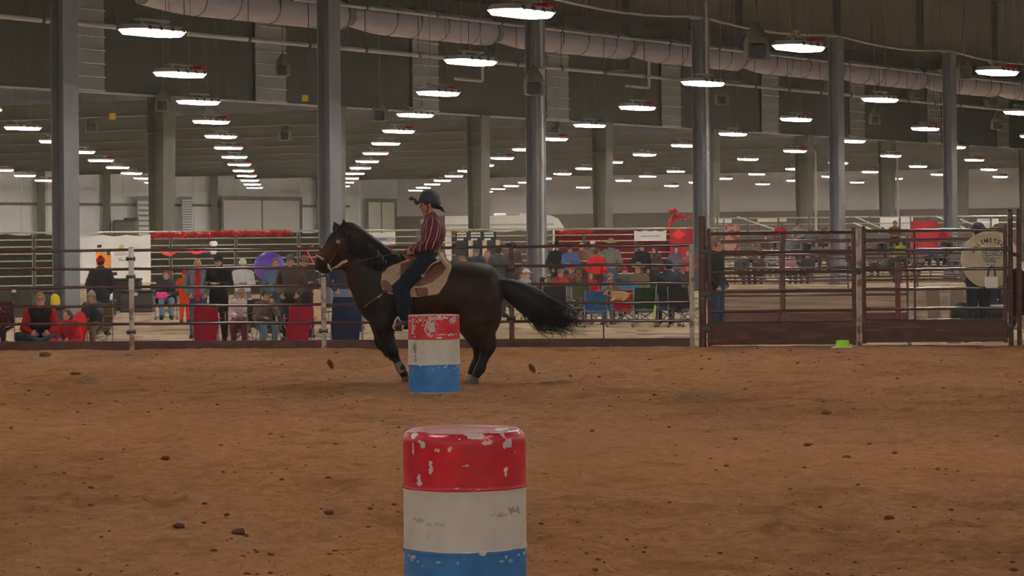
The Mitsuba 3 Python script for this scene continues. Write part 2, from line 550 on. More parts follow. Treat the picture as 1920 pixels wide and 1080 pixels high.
for i in range(-2, 13):
    p = ROW2 + A * BAY * i
    if (CORNER - p - A * BAY) @ A < 1: continue
    k = obj('trim_%d' % (i + 3), beam_box(p * [1, 1, 0] + [0, 0, CEIL - 0.03] - C * 0.09, (p + A * (BAY - 0.1)) * [1, 1, 0] + [0, 0, CEIL - 0.03] - C * 0.09, 0.16, 0.07), 'pale_pipe')
    labels[k] = {'label': 'thin pale trim along the lower edge of the dark upper wall', 'kind': 'structure'}

# far wall columns, girt, doors
for n_, px in enumerate((68, 191, 393, 590, 768)):
    u = (px - 960) / FOCAL
    # where the column's sight line meets the left wall
    tt = (CORNER[0] - u * CORNER[1]) / (A[0] - u * A[1])
    p = CORNER - A * tt
    k = obj('wall_column', beam_box(p - C * 0.55 + [0, 0, OUT_Z], p - C * 0.55 + [0, 0, CEIL], 0.55, 0.55), 'frame_steel')
    tag(k, 'grey steel column standing against the far white side wall, number %s from the left' % ('one', 'two', 'three', 'four', 'five')[n_], 'column')
p0, p1 = CORNER - A * 70 - C * 0.2, CORNER - A * 8 - C * 0.2
k = obj('wall_girt', beam_box(p0 + [0, 0, 4.6], p1 + [0, 0, 4.6], 0.15, 0.22), 'frame_steel')
labels[k] = {'label': 'grey horizontal girt along the far white wall', 'kind': 'structure'}


def on_left_wall(px, z, out=0.0):
    u = (px - 960) / FOCAL
    b = CORNER - C * out
    tt = (b[0] - u * b[1]) / (A[0] - u * A[1])
    return b - A * tt + [0, 0, z]


def on_back_wall(px, z, out=0.0):
    u = (px - 960) / FOCAL
    b = CORNER - A * out
    tt = (b[0] - u * b[1]) / (C[0] - u * C[1])
    return b - C * tt + [0, 0, z]


def flat_on_wall(pa, pb, z0, z1, th=0.08):
    a_ = np.array([pa[0], pa[1], (z0 + z1) / 2]); b_ = np.array([pb[0], pb[1], (z0 + z1) / 2])
    return beam_box(a_, b_, th, z1 - z0)


# big closed door, its frame; smaller cream door
for name, pxa, pxb, top, lab in (('door_1', 417, 561, 5.05, 'wide pale grey closed overhead door in the far white wall'), ('door_2', 689, 739, 5.0, 'tall cream double door left of the hall corner')):
    o = 0.6
    a_, b_ = on_left_wall(pxa, 0, o), on_left_wall(pxb, 0, o)
    k = struct(name, flat_on_wall(a_, b_, OUT_Z, top, 0.12), 'grey_wall' if name == 'door_1' else 'cream_door', lab)
    d_ = (b_ - a_) / np.linalg.norm(b_ - a_)
    obj('door_frame', cat([flat_on_wall(a_ - d_ * 0.3 - C * 0.05, a_ - C * 0.05, OUT_Z, top + 0.3, 0.2), flat_on_wall(b_ - C * 0.05, b_ + d_ * 0.3 - C * 0.05, OUT_Z, top + 0.3, 0.2),
                           flat_on_wall(a_ - d_ * 0.3 - C * 0.05, b_ + d_ * 0.3 - C * 0.05, top, top + 0.35, 0.2)]), 'frame_steel', k)
    mid = (a_ + b_) / 2
    obj('seam', flat_on_wall(mid - d_ * 0.06 - C * 0.08, mid + d_ * 0.06 - C * 0.08, OUT_Z, top, 0.06), 'frame_steel', k)
# wall panel seams on the left wall (panels that can be told apart)
for j in range(26):
    a_ = CORNER - A * (6 + j * 3.0)
    obj('wall_left__panel_rib', flat_on_wall(a_ - C * 0.06, a_ - A * 0.12 - C * 0.06, OUT_Z, CEIL, 0.1), 'white_wall')
# tanks and ladders by the left wall
a_ = on_left_wall(236, 0, 1.6)
t = thing('storage_tank', 'grey-green upright storage box against the far white wall left of the second row of columns', 'tank')
obj('body', box((a_[0], a_[1], 1.55), (1.9, 1.6, 3.6), 0.15), 'frame_steel', t)
obj('lid', box((a_[0] + 0.45, a_[1], 3.42), (1.0, 1.3, 0.16), 0.04), 'dark_steel', t)
for px, n_, w_, lab in ((270, 8, 0.75, 'pale wall vent with wide slats beside the grey-green storage box'), (351, 16, 0.62, 'narrow pale slatted vent on the far wall right of the wide vent')):
    b_ = on_left_wall(px, 0, 0.9)
    t = thing('wall_vent', lab, 'vent')
    for j in range(n_):
        z = 1.8 + j * 3.4 / n_
        obj('slat', beam_box(b_ - A * w_ + [0, 0, z], b_ + A * w_ + [0, 0, z], 0.06, 2.2 / n_), 'white_paint', t)
    obj('backing', flat_on_wall(b_ - A * (w_ + 0.06) + C * 0.06, b_ + A * (w_ + 0.06) + C * 0.06, 1.6, 5.3, 0.05), 'grey_steel', t)

# ---------------------------------------------------------------- columns
ORD = ['first', 'second', 'third', 'fourth', 'fifth', 'sixth', 'seventh', 'eighth', 'ninth', 'tenth', 'eleventh', 'twelfth', 'thirteenth', 'fourteenth', 'fifteenth']
COL_TOP = 9.45


def h_section(w, d, tw=0.02, tf=0.03):
    """An H lying with its flanges along x, web along y."""
    return shapely.union_all([shapely.box(-w / 2, d / 2 - tf, w / 2, d / 2), shapely.box(-w / 2, -d / 2, w / 2, -d / 2 + tf), shapely.box(-tw / 2, -d / 2, tw / 2, d / 2)])


def hall_frame(p):
    return frame(p, A, C, [0, 0, 1])                          # local x along the hall, y across it


col_shape = mikit.ply(prism(h_section(0.56, 0.42), 0, COL_TOP - OUT_Z), 'grey_steel')
plate_shape = mikit.ply(box((0, 0, 0.015), (0.6, 0.6, 0.03)), 'dark_steel')
cap_shape = mikit.ply(box((0, 0, 0.02), (0.56, 0.56, 0.04)), 'pale_pipe')
where = ['behind the woman in the red shirt', 'behind the horse head', 'behind the horse rump', 'behind the left end post of the gates', 'above the middle gate post', 'left of the round cream sign']
for n in range(0, 6):
    p = ROW1 + A * BAY * n
    lab = f'tall grey steel column {where[n]}, {ORD[n]} of its row' if 0 <= n < 6 else 'tall grey steel column of the front row outside the picture'
    t = thing('steel_column', lab, 'column', None if 0 <= n < 6 else 'columns outside the picture', hall_frame(p))
    if n < 0: continue
    put('shaft', col_shape, t)
    put('base_plate', plate_shape, t)
    put('cap_plate', cap_shape, t, PLACE[t] @ T().translate([0, 0, COL_TOP - OUT_Z]))
    if n in (2, 3):
        put('conduit', mikit.ply(tube([(-0.08, -0.285, 0.6), (-0.08, -0.285, COL_TOP - OUT_Z + 0.6)], 0.05, 8), 'pale_pipe', smooth=40), t, label='pale conduit strapped to the column')
    if n == 2:
        put('junction_box', mikit.ply(box((-0.2, -0.32, 7.1), (0.36, 0.12, 0.55), 0.02), 'white_paint'), t, label='white junction box')
for key in [k for k in labels if k.startswith('steel_column') and not any(s.startswith(k + '__') for s in scene)]:
    del labels[key]

# tapered frame columns of the second row
def tapered(w0, w1, d, h):
    parts = []
    for y0 in (-1, 1):
        pts = []
        for (w, z) in ((w0, 0), (w1, h)):
            for sx in (-0.36, 0.36):
                for dy in (0, 0.03):
                    pts.append([sx, y0 * (w / 2) - y0 * dy, z])
        parts.append(trimesh.convex.convex_hull(np.array(pts)))
    pts = [[sx, sy * w / 2, z] for sx in (-0.012, 0.012) for (w, z) in ((w0 - .05, 0), (w1 - .05, h)) for sy in (-1, 1)]
    parts.append(trimesh.convex.convex_hull(np.array(pts)))
    return cat(parts)


frame_shape = mikit.ply(tapered(0.62, 0.86, 0.7, CEIL - OUT_Z), 'frame_steel')
spots2 = ['left of the round purple ball', 'hidden behind the horse-head column', 'above the rider', 'right of the column behind the horse rump', 'left of the gate end post', 'above the left gate', 'above the middle gate post', 'left of the column by the round sign', 'at the right edge']
for n in range(0, 10):
    p = ROW2 + A * BAY * n - C * 0.0
    t = thing('frame_column', f'tapered frame column {spots2[min(n, 8)]}, {ORD[n]} of the back row', 'column', None, hall_frame(p))
    put('shaft', frame_shape, t)
    put('stiffener', mikit.ply(box((0, 0, 6.1), (0.7, 0.8, 0.03)), 'frame_steel'), t)
    if n in (5, 6):
        put('downpipe', mikit.ply(tube([(0.42, -0.5, 0.2), (0.42, -0.5, 6.6), (0.42, -0.1, 7.1)], 0.09, 8), 'pale_pipe', smooth=40), t, label='white downpipe')

# ---------------------------------------------------------------- pipes and the big duct under the roof
def along(px, py, offset, p_row=None):
    """A point of the picture on the plane parallel to the front columns, `offset` m behind them."""
    base = ROW1 + C * offset
    u = (px - 960) / FOCAL
    tt = (base[0] - u * base[1]) / (u * A[1] - A[0])
    p = base + A * tt
    return at(px, py, p[1])


p = along(120, 42, 0.75)
t = thing('sprinkler_pipe', 'long pale pipe running behind the front columns below the round duct', 'pipe')
z = p[2]
a0, a1 = p - A * 14, p + A * 110
obj('run', tube([a0 * [1, 1, 0] + [0, 0, z], a1 * [1, 1, 0] + [0, 0, z]], 0.065, 10), 'pale_pipe', t, smooth=40)
for j in range(26):
    q = a0 + A * (2 + j * 2.8)
    obj('clamp', cat([beam_box(q * [1, 1, 0] + [0, 0, z] - A * 0.06, q * [1, 1, 0] + [0, 0, z] + A * 0.06, 0.16, 0.16, 0.03), tube([q * [1, 1, 0] + [0, 0, z], q * [1, 1, 0] + [0, 0, z + 1.2]], 0.012, 4)]), 'dark_steel', t)
p = along(690, 15, 1.0)
z2 = p[2]
t = thing('water_pipe', 'pale pipe running along the front of the big round duct', 'pipe')
a0, a1 = p - A * 18, p + A * 95
obj('run', tube([a0 * [1, 1, 0] + [0, 0, z2], a1 * [1, 1, 0] + [0, 0, z2]], 0.05, 10), 'pale_pipe', t, smooth=40)
for j in range(20):
    q = a0 + A * (3 + j * 3.73)
    obj('clamp', beam_box(q * [1, 1, 0] + [0, 0, z2] - A * 0.05, q * [1, 1, 0] + [0, 0, z2] + A * 0.05, 0.13, 0.13, 0.03), 'dark_steel', t)
# conduit from column cap to column cap
for n in range(2, 6):
    c0, c1 = ROW1 + A * BAY * n, ROW1 + A * BAY * (n + 1)
    pts = [c0 + (c1 - c0) * s + [0, 0, COL_TOP - OUT_Z + 0.10 - 0.22 * math.sin(math.pi * s)] for s in np.linspace(0, 1, 9)]
    k = obj('cable_run', tube(pts, 0.045, 6), 'pale_pipe', smooth=40)
    tag(k, f'pale cable run sagging between the tops of the {ORD[n]} and {ORD[n + 1]} front columns', 'cable')
# drop pipes with an elbow
for px, y0, y1, dx, off, lab in ((1217, 108, 165, -32, 0.9, 'white pipe dropping from the duct and turning left behind the third column bay'), (905, 108, 152, -22, 0.9, 'thin grey pipe dropping beside the lamp above the rider')):
    p0, p1 = along(px, y0, off), along(px, y1, off)
    p2 = p1 + A * (dx / abs(dx)) * 1.6
    k = obj('drop_pipe', tube([p0, p0 * .02 + p1 * .98, p1 + (p2 - p1) * .05, p2], 0.05, 8), 'pale_pipe', smooth=40)
    tag(k, lab, 'pipe')
# the duct, one length per bay
dz = along(1280, 100, 2.0)[2]
DUCT_X = [640, 920, 1173, 1384, 1568, 1724, 1863, 1985]
prev = along(300, 0, 2.0)
ducts = [along(x, 300, 2.0) for x in DUCT_X]
starts = [ducts[0] - A * 9.6] + ducts
for n in range(len(ducts)):
    b0, b1 = starts[n], starts[n + 1]
    q0 = b0 * [1, 1, 0] + [0, 0, dz] + A * 0.45
    q1 = b1 * [1, 1, 0] + [0, 0, dz] - A * 0.1
    t = thing('air_duct', f'big round pinkish grey duct length under the roof, {ORD[n]} from the left', 'duct')
    L = np.linalg.norm(q1 - q0)
    ts = np.linspace(0, 1, 13)
    obj('tube', tube([q0 + (q1 - q0) * s for s in ts], [0.30 + 0.16 * min(1, s * 5) for s in ts], 24), 'duct_fabric', t, smooth=50)
    obj('end_ring', tube([q1 - A * 0.06, q1 + A * 0.02], 0.475, 24), 'frame_steel', t, smooth=40)
    for s in (0.25, 0.42, 0.62, 0.85):
        q = q0 + (q1 - q0) * s
        obj('hanger', cat([tube([q + [0, 0, -0.46 * 0] - C * 0.475, q - C * 0.475 + [0, 0, 2.4]], 0.010, 4),
                           tube([q + 0.475 * (math.cos(w) * np.array([0, 0, 1]) + math.sin(w) * -C) for w in np.linspace(0, math.pi, 9)], 0.010, 4)]), 'dark_steel', t)
    # the dark frame stub where two lengths meet
    k = obj('duct_bracket', cat([beam_box(b1 * [1, 1, 0] + [0, 0, dz - 0.75] + A * 0.15, b1 * [1, 1, 0] + [0, 0, 12.35] + A * 0.15, 0.3, 0.32),
                                 beam_box(b1 * [1, 1, 0] + [0, 0, dz - 0.7] + A * 0.1 - A * 0.9, b1 * [1, 1, 0] + [0, 0, dz - 0.7] + A * 0.2, 0.3, 0.3)]), 'dark_steel')
    tag(k, f'dark steel bracket holding the end of the {ORD[n]} round duct length', 'bracket')

# ---------------------------------------------------------------- lamps
HL = 4.0                                                     # height of the lamps above the camera
LX0, LZ0 = 0.052 * HL, 11.99 * HL
LA = np.array([1.505, 2.392]) * HL
LB = np.array([-0.279, 3.316]) * HL
LAMP_Z = CAM_Z + HL
oct_ = lambda l, w, c: Polygon([(-l / 2 + c, -w / 2), (l / 2 - c, -w / 2), (l / 2, -w / 2 + c), (l / 2, w / 2 - c), (l / 2 - c, w / 2), (-l / 2 + c, w / 2), (-l / 2, w / 2 - c), (-l / 2, -w / 2 + c)])


def oct_loft(l0, w0, c0, z0, l1, w1, c1, z1):
    a_ = np.array(oct_(l0, w0, c0).exterior.coords)[:-1]
    b_ = np.array(oct_(l1, w1, c1).exterior.coords)[:-1]
    return trimesh.convex.convex_hull(np.vstack([np.c_[a_, np.full(8, z0)], np.c_[b_, np.full(8, z1)]]))


lamp_diffuser = {**mikit.ply(oct_loft(1.42, 0.56, 0.16, -0.05, 1.55, 0.68, 0.18, 0.035)), 'bsdf': {'type': 'diffuse', 'reflectance': {'type': 'rgb', 'value': 0.6}},
                 'emitter': {'type': 'area', 'radiance': {'type': 'rgb', 'value': list(LAMP_RADIANCE)}}}
pen_diffuser = {**lamp_diffuser, 'emitter': {'type': 'area', 'radiance': {'type': 'rgb', 'value': list(PEN_LAMP_RADIANCE)}}}
lamp_housing = mikit.ply(cat([oct_loft(1.58, 0.72, 0.19, 0.037, 1.5, 0.62, 0.17, 0.13)]), 'white_paint')
lamp_bracket = mikit.ply(cat([box((0, 0, 0.24), (0.95, 0.10, 0.05)), box((-0.3, 0, 0.17), (0.05, 0.05, 0.1)), box((0.3, 0, 0.17), (0.05, 0.05, 0.1))]), 'galvanised')
lamp_pack = mikit.ply(box((0.66, 0.0, 0.17), (0.22, 0.42, 0.12), 0.02), 'red_plastic')
lamp_clips = [mikit.ply(box((s, q, 0.06), (0.05, 0.04, 0.09)), 'dark_steel') for s in (-0.5, -0.17, 0.17, 0.5) for q in (-0.36, 0.36)]
hang_shapes = {}
def hang(s, top):
    k = (s, round(top, 1))
    if k not in hang_shapes:
        hang_shapes[k] = mikit.ply(tube([(s, 0, 0.26), (s, 0, top)], 0.007, 4), 'frame_steel')
    return hang_shapes[k]

ROWN = {-5: 'outermost left', -4: 'outer left', -3: 'far left', -2: 'left', -1: 'second', 0: 'third', 1: 'fourth', 2: 'fifth', 3: 'sixth', 4: 'seventh', 5: 'eighth', 6: 'ninth', 7: 'tenth'}
for i in range(-5, 8):
    for j in range(-9, 14):
        g = np.array([LX0, LZ0]) + i * LA + j * LB
        p = np.array([g[0], g[1], LAMP_Z])
        if p @ A < -40 or g[1] < -34 or abs(g[0]) > 0.21 * max(g[1], 0) + 22: continue
        if (CORNER - p) @ A < 4 or (CORNER - p) @ C < 3: continue
        u = 960 + FOCAL * g[0] / g[1] if g[1] > 1 else -9999
        v = ROW0 - 0.009 * (u - 960) - FOCAL * HL / max(g[1], 1)
        seen = -30 < u < 1950 and v > -25
        if not seen and g[1] > 60 and not (-900 < u < 0 or 1900 < u < 2600): continue
        t = thing('bay_lamp', f'lit white lamp, {ORD[j] if 0 <= j < 15 else "next"} along the {ROWN.get(i, "outer")} row from the left, counted from the front' if seen else 'lit white lamp hanging in the hall outside the picture', 'lamp',
                  None if seen else 'lamps outside the picture', hall_frame(p))
        put('diffuser', pen_diffuser if not seen and g[1] < 47 else lamp_diffuser, t)
        put('housing', lamp_housing, t)
        if g[1] > -20 and seen:
            put('bracket', lamp_bracket, t)
            if g[1] < 110:
                for q_ in lamp_clips:
                    put('clip', q_, t)
            if j % 2 == 0:
                put('battery_pack', lamp_pack, t, label='red battery pack')
            top = (CEIL if (p - CORNER) @ C > c_row2 else 12.3) - LAMP_Z
            if g[1] < 120:
                put('hanger', hang(-0.4, top), t)
                put('hanger', hang(0.4, top), t)

# ---------------------------------------------------------------- hanging loudspeakers and yellow tags
spk_hood = mikit.ply(lathe([(0.0, 0.55), (0.06, 0.55), (0.30, 0.18), (0.36, 0.0), (0.36, -0.45), (0.30, -0.5), (0, -0.5)], 8), 'frame_steel', smooth=30)
spk_box = mikit.ply(box((0, -0.22, -0.28), (0.42, 0.36, 0.42), 0.04), 'black_metal')
for px, py, Y, s, lab in ((1418, 78, 74, 1.0, 'large grey hanging loudspeaker left of the lamp at the upper right'), (1001, 152, 84, 0.9, 'grey hanging loudspeaker on the third front column'),
                          (1808, 128, 110, 0.9, 'grey hanging loudspeaker beside the rightmost front column top'), (530, 122, 92, 0.75, 'dark loudspeaker before the ridged sheet left of the horse-head column'),
                          (172, 230, 112, 0.8, 'dark hanging loudspeaker right of the first front column'), (306, 188, 99, 0.8, 'grey hanging loudspeaker at the top of the first tapered column'),
                          (712, 206, 100, 0.85, 'grey hanging loudspeaker right of the horse-head column'), (1040, 238, 130, 0.8, 'grey hanging loudspeaker right of the third front column, low'),
                          (534, 246, 120, 0.8, 'dark hanging loudspeaker left of the row of close lamps'), (1352, 180, 118, 0.8, 'dark hanging loudspeaker right of the fourth front column'),
                          (1640, 218, 135, 0.8, 'small dark loudspeaker between the fifth column and the lamp'), (1868, 228, 150, 0.9, 'small dark loudspeaker at the right under the long pipe')):
    p = at(px, py, Y)
    t = thing('loudspeaker', lab, 'loudspeaker', None, place(p, 0, s))
    put('hood', spk_hood, t)
    put('grille_box', spk_box, t)
    top = (CEIL if (p - CORNER) @ C > c_row2 else 12.3) - p[2]
    put('drop_rod', mikit.ply(tube([(0, 0, 0.5), (0, 0, max(0.7, top / s))], 0.03, 6), 'frame_steel', smooth=40), t)
for px, py, Y, lab in ((211, 218, 102, 'small yellow tag on the barn ceiling edge at the left'), (572, 184, 96, 'small yellow tag left of the horse-head column'), (1493, 63, 90, 'yellow tag with dark digits above the lamp at the upper right'), (1763, 136, 118, 'small yellow tag beside the rightmost front column')):
    p = at(px, py, Y)
    t = thing('bay_tag', lab, 'tag')
    w = 6.0 * Y / 5000
    obj('plate', box(p, (2 * w, 0.02, 2 * w), 0.004), 'yellow_plastic', t)
    top = (CEIL if (p - CORNER) @ C > c_row2 else 12.3)
    obj('wire', tube([p + [0, 0, w], [p[0], p[1], top]], 0.008, 4), 'dark_steel', t)
    if px == 1493:
        m = upright(meshkit.text_mesh('15', w * 1.3, 0.01, True)); m.apply_translation(p - m.bounds.mean(0) + [0, -0.016, 0])
        obj('digits', m, 'black_ink', t)

# ---------------------------------------------------------------- barrels
def spot(uv, a, z, ra, rz):
    """1 inside a ragged spot at angle a (radians from the front) and height z."""
    x = (uv.x - 0.5) * 6.2832
    d = dr.sqrt(dr.square((x - a) / ra) + dr.square((uv.y - z) / rz))
    return 1 - smoothstep(0.75, 1.0, d + (fbm(uv.x * 110, uv.y * 75, 3, 4) - 0.5) * 3.0)


def barrel_paint(chips, smears, seed):
    def fn(p, n, uv):
        z = uv.y + (noise(uv.x * 20, seed, 0) - 0.5) * 0.006
        grain = fbm(uv.x * 30 + seed, uv.y * 14, 1, 3)
        red = mi.Color3f(0.50, 0.012, 0.022) * (0.85 + 0.3 * grain)
        white = mix((0.66, 0.62, 0.55), (0.78, 0.75, 0.70), grain)
        blue = mi.Color3f(0.035, 0.165, 0.40) * (0.85 + 0.3 * grain)
        under = mix((0.72, 0.64, 0.62), (0.60, 0.49, 0.47), grain)
        edge = smoothstep(0.80, 0.872, uv.y)
        worn = smoothstep(0.77, 0.82, fbm(uv.x * 26 + seed, uv.y * 22, 5, 4) + edge * 0.16)
        for c in chips:
            worn = dr.maximum(worn, spot(uv, *c))
        worn = dr.maximum(worn, smoothstep(0.872, 0.879, uv.y) * smoothstep(0.3, 0.5, grain))
        red = red * (1 - worn) + under * worn
        for a, zz, ra, rz, s in smears:
            k = spot(uv, a, zz, ra, rz) * s
            white = white * (1 - k) + mi.Color3f(0.20, 0.18, 0.19) * k
        nick = smoothstep(0.76, 0.80, noise(uv.x * 60 + seed, uv.y * 50, 2)) * smoothstep(0.24, 0.32, uv.y)
        blue = blue * (1 - nick) + mi.Color3f(0.55, 0.6, 0.65) * nick
        foot = smoothstep(0.022, 0.012, uv.y)
        blue = blue * (1 - foot) + mi.Color3f(0.45, 0.45, 0.45) * foot
        c = dr.select(z > 0.613, red, dr.select(z > 0.327, white, blue))
        return c
    return mikit.proc(fn)


near_chips = [(-0.72, 0.83, 0.072, 0.0144), (-0.95, 0.79, 0.036, 0.0252), (-0.8, 0.66, 0.065, 0.0216), (-0.46, 0.8, 0.05, 0.0144), (-0.55, 0.72, 0.036, 0.0216), (-0.22, 0.805, 0.036, 0.0144), (0.42, 0.835, 0.086, 0.0086), (0.8, 0.825, 0.101, 0.0216), (0.74, 0.7, 0.043, 0.018), (0.05, 0.73, 0.065, 0.0036), (-0.1, 0.625, 0.072, 0.0043)]
far_chips = [(-0.16, 0.79, 0.22, 0.09), (-0.05, 0.71, 0.14, 0.06), (-0.55, 0.83, 0.16, 0.02), (0.1, 0.85, 0.5, 0.018), (0.85, 0.82, 0.2, 0.035), (0.8, 0.66, 0.25, 0.012), (0.3, 0.665, 0.3, 0.008), (0.25, 0.63, 0.10, 0.012), (-0.9, 0.75, 0.12, 0.10)]
near_smears = [(0.95, 0.51, 0.16, 0.016, 0.7), (0.62, 0.495, 0.16, 0.008, 0.45), (-0.85, 0.47, 0.16, 0.008, 0.45), (-0.45, 0.455, 0.16, 0.007, 0.3), (-0.62, 0.40, 0.04, 0.02, 0.2)]
far_smears = [(-0.80, 0.52, 0.09, 0.05, 0.85), (-0.78, 0.40, 0.08, 0.045, 0.6), (-0.4, 0.56, 0.04, 0.012, 0.5), (-0.45, 0.47, 0.1, 0.008, 0.3)]
mat('barrel_paint_near', barrel_paint(near_chips, near_smears, 3.0), 0.38, 0, 0.5)
mat('barrel_paint_far', barrel_paint(far_chips, far_smears, 11.0), 0.38, 0, 0.5)
mat('barrel_lid', lin(205, 150, 150), 0.5, linear=True)


def barrel(p, paint, label, shoulder, R):
    t = thing('barrel', label, 'barrel', 'barrels of the course', place(p))
    prof = [(R - 0.012, 0.0), (R - 0.004, 0.006), (R, 0.02), (R, 0.30)]
    prof += [(R + 0.006 * math.sin(math.pi * s), 0.305 + 0.03 * s) for s in (0.25, 0.5, 0.75)] + [(R, 0.34), (R, 0.59)]
    prof += [(R + 0.006 * math.sin(math.pi * s), 0.595 + 0.03 * s) for s in (0.25, 0.5, 0.75)] + [(R, 0.63), (R, 0.88 - shoulder - 0.02)]
    prof += [(R - shoulder * 0.7 * (1 - math.cos(a)), 0.88 - shoulder + shoulder * math.sin(a)) for a in np.linspace(0, math.pi / 2, 7)]
    # dense in height, so that the paint lines stay crisp on the mesh's uv
    P = np.array(prof)
    seg = 72
    u = np.linspace(0, 1, seg + 1)
    ph = (u - 0.5) * 2 * np.pi
    V = np.stack([np.outer(np.sin(ph), P[:, 0]), np.outer(-np.cos(ph), P[:, 0]), np.outer(np.ones_like(ph), P[:, 1])], -1)
    UV = np.stack(np.broadcast_arrays(u[:, None], P[None, :, 1]), -1)
    idx = np.arange(V.shape[0] * V.shape[1]).reshape(V.shape[:2])
    q = np.stack([idx[:-1, :-1], idx[1:, :-1], idx[1:, 1:], idx[:-1, 1:]], -1).reshape(-1, 4)
    m = trimesh.Trimesh(V.reshape(-1, 3), np.vstack([q[:, [0, 1, 2]], q[:, [0, 2, 3]]]), process=False)
    obj('drum', m, paint, t, smooth=True, uv=UV.reshape(-1, 2))
    rt = prof[-1][0]
    obj('lid', lathe([(0, 0.868), (rt - 0.03, 0.868), (rt - 0.012, 0.873), (rt - 0.006, 0.882), (rt + 0.004, 0.882), (rt + 0.006, 0.876)], 64), 'barrel_lid', t, smooth=40)
    obj('bung', cat([lathe([(0, 0.868), (0.035, 0.868), (0.035, 0.874), (0.028, 0.877), (0, 0.877)], 20).apply_translation((0.18, 0.06, 0))]), 'white_paint', t, smooth=40)
    obj('hoop', lathe([(R + 0.001, 0.606), (R + 0.007, 0.609), (R + 0.007, 0.615), (R + 0.001, 0.618)], 64), paint if False else 'pen_red', t, smooth=40)
    return t


barrel(on(873.5, 12.62, -0.030), 'barrel_paint_near', 'large red, white and blue barrel in the foreground, cut off by the picture edge', 0.055, 0.290)
barrel(on(814.5, 30.1, 0.0), 'barrel_paint_far', 'red, white and blue striped barrel with worn red paint standing before the running horse', 0.016, 0.290)

# ---------------------------------------------------------------- pen fence
RAIL_Z = [1.596, 1.303, 1.018, 0.726, 0.449]


def fence_panel(pxa, pxb, label, first_rail=0.0):
    def pt(px, z):
        p = on(px, pen_edge((px - 960) / FOCAL * 41), z)
        p = on(px, pen_edge(p[0]), z)
        return p
    t = thing('tube_fence', label, 'fence', 'maroon panels of the pen fence')
    a_, b_ = pt(pxa, 0), pt(pxb, 0)
    d = (b_ - a_) * [1, 1, 0]
    d /= np.linalg.norm(d)
    L = lambda z: a_ * [1, 1, 0] + d * 0.03 + [0, 0, z]
    R_ = lambda z: b_ * [1, 1, 0] - d * 0.03 + [0, 0, z]
    for z in RAIL_Z:
        pts = [L(z) + (R_(z) - L(z)) * s + [0, 0, 0.006 * math.sin(9 * s + z * 7)] for s in np.linspace(0, 1, 7)]
        obj('rail', tube(pts, 0.0235, 10), 'maroon_tube', t, smooth=50)
    obj('kick_board', beam_box(L(0.085) + d * -0.02, R_(0.085) + d * 0.02, 0.045, 0.19, 0.008), 'maroon_steel', t)
    return t, pt


joints = [-112, 248, 608, 960, 1304]
for n in range(-1, len(joints) - 1):
    a_ = joints[n] if n >= 0 else -470
    b_ = joints[n + 1]
    lab = ['maroon tube fence panel at the left edge, before the woman in the red shirt', 'maroon tube fence panel between the pale post and the post under the horse head', 'maroon tube fence panel behind the horse and the striped barrel', 'maroon tube fence panel right of the horse tail, ending at the gates']
    t, pt = fence_panel(a_, b_, lab[n] if n >= 0 else 'maroon tube fence panel left of the picture')
    if n == 3:
        q = pt(1132, 0.18)
        obj('stay', tube([q, q + [0, 0, 0.30]], 0.012, 6), 'maroon_steel', t, smooth=40)
for px, lab, m_ in ((248, 'pale worn fence post before the white banner, with black clamps', 'worn_post'), (608, 'maroon fence post below the horse head, with clamps', 'worn_post'), (960, 'maroon fence post behind the horse tail', 'maroon_steel'), (-112, 'maroon fence post left of the picture', 'maroon_steel')):
    p = on(px, 41.75, 0)
    p = on(px, pen_edge(p[0]), 0.0)
    t = thing('fence_post', lab, 'post')
    q = p + [0, -0.02, 0]
    obj('tube', tube([q + [0, 0, -0.1], q + [0, 0, 1.63], q + [0, 0, 1.645]], [0.04, 0.04, 0.02], 14), m_, t, smooth=40)
    if px == 248:
        obj('sleeve', tube([q + [0, 0, 0.98], q + [0, 0, 1.64]], 0.043, 14), 'white_paint', t, smooth=40, label='bare pale metal upper part of the post')
    for z in ((1.46, 1.18, 0.32) if px != 960 else (1.62, 1.24, 0.5)):
        obj('clamp', cat([tube([q + [-0.075, -0.03, z], q + [0.02, -0.055, z]], 0.022, 8), tube([q + [-0.07, 0.0, z], q + [0.06, 0.0, z]], 0.034, 10)]), 'black_metal', t, smooth=40)

# ---------------------------------------------------------------- the double gate
GY = 40.55
gz = [1.77, 1.478, 1.177, 0.885, 0.584]


def gate(pxa, pxb, lab, ya, yb, dz=0.0):
    t = thing('pen_gate', lab, 'gate', 'the two leaves of the double gate')
    a_, b_ = on(pxa, ya, 0), on(pxb, yb, 0)
    P = lambda s, z: a_ * [1, 1, 0] + (b_ - a_) * [s, s, 0] + [0, 0, z + dz]
    for z in gz:
        obj('rail', tube([P(0, z), P(0.33, z - 0.004), P(0.66, z + 0.004), P(1, z)], 0.025, 10), 'maroon_tube', t, smooth=50)
    for s in (0, 1):
        obj('upright', tube([P(s, 0.06), P(s, 1.83), P(s, 1.85)], [0.032, 0.032, 0.016], 12), 'maroon_steel', t, smooth=40)
    obj('kick_plate', beam_box(P(0.01, 0.243), P(0.99, 0.243), 0.035, 0.335, 0.006), 'gate_plate', t)
    obj('plate_lip', tube([P(0.005, 0.412), P(0.995, 0.412)], 0.016, 8), 'maroon_tube', t, smooth=40)
    return t, P


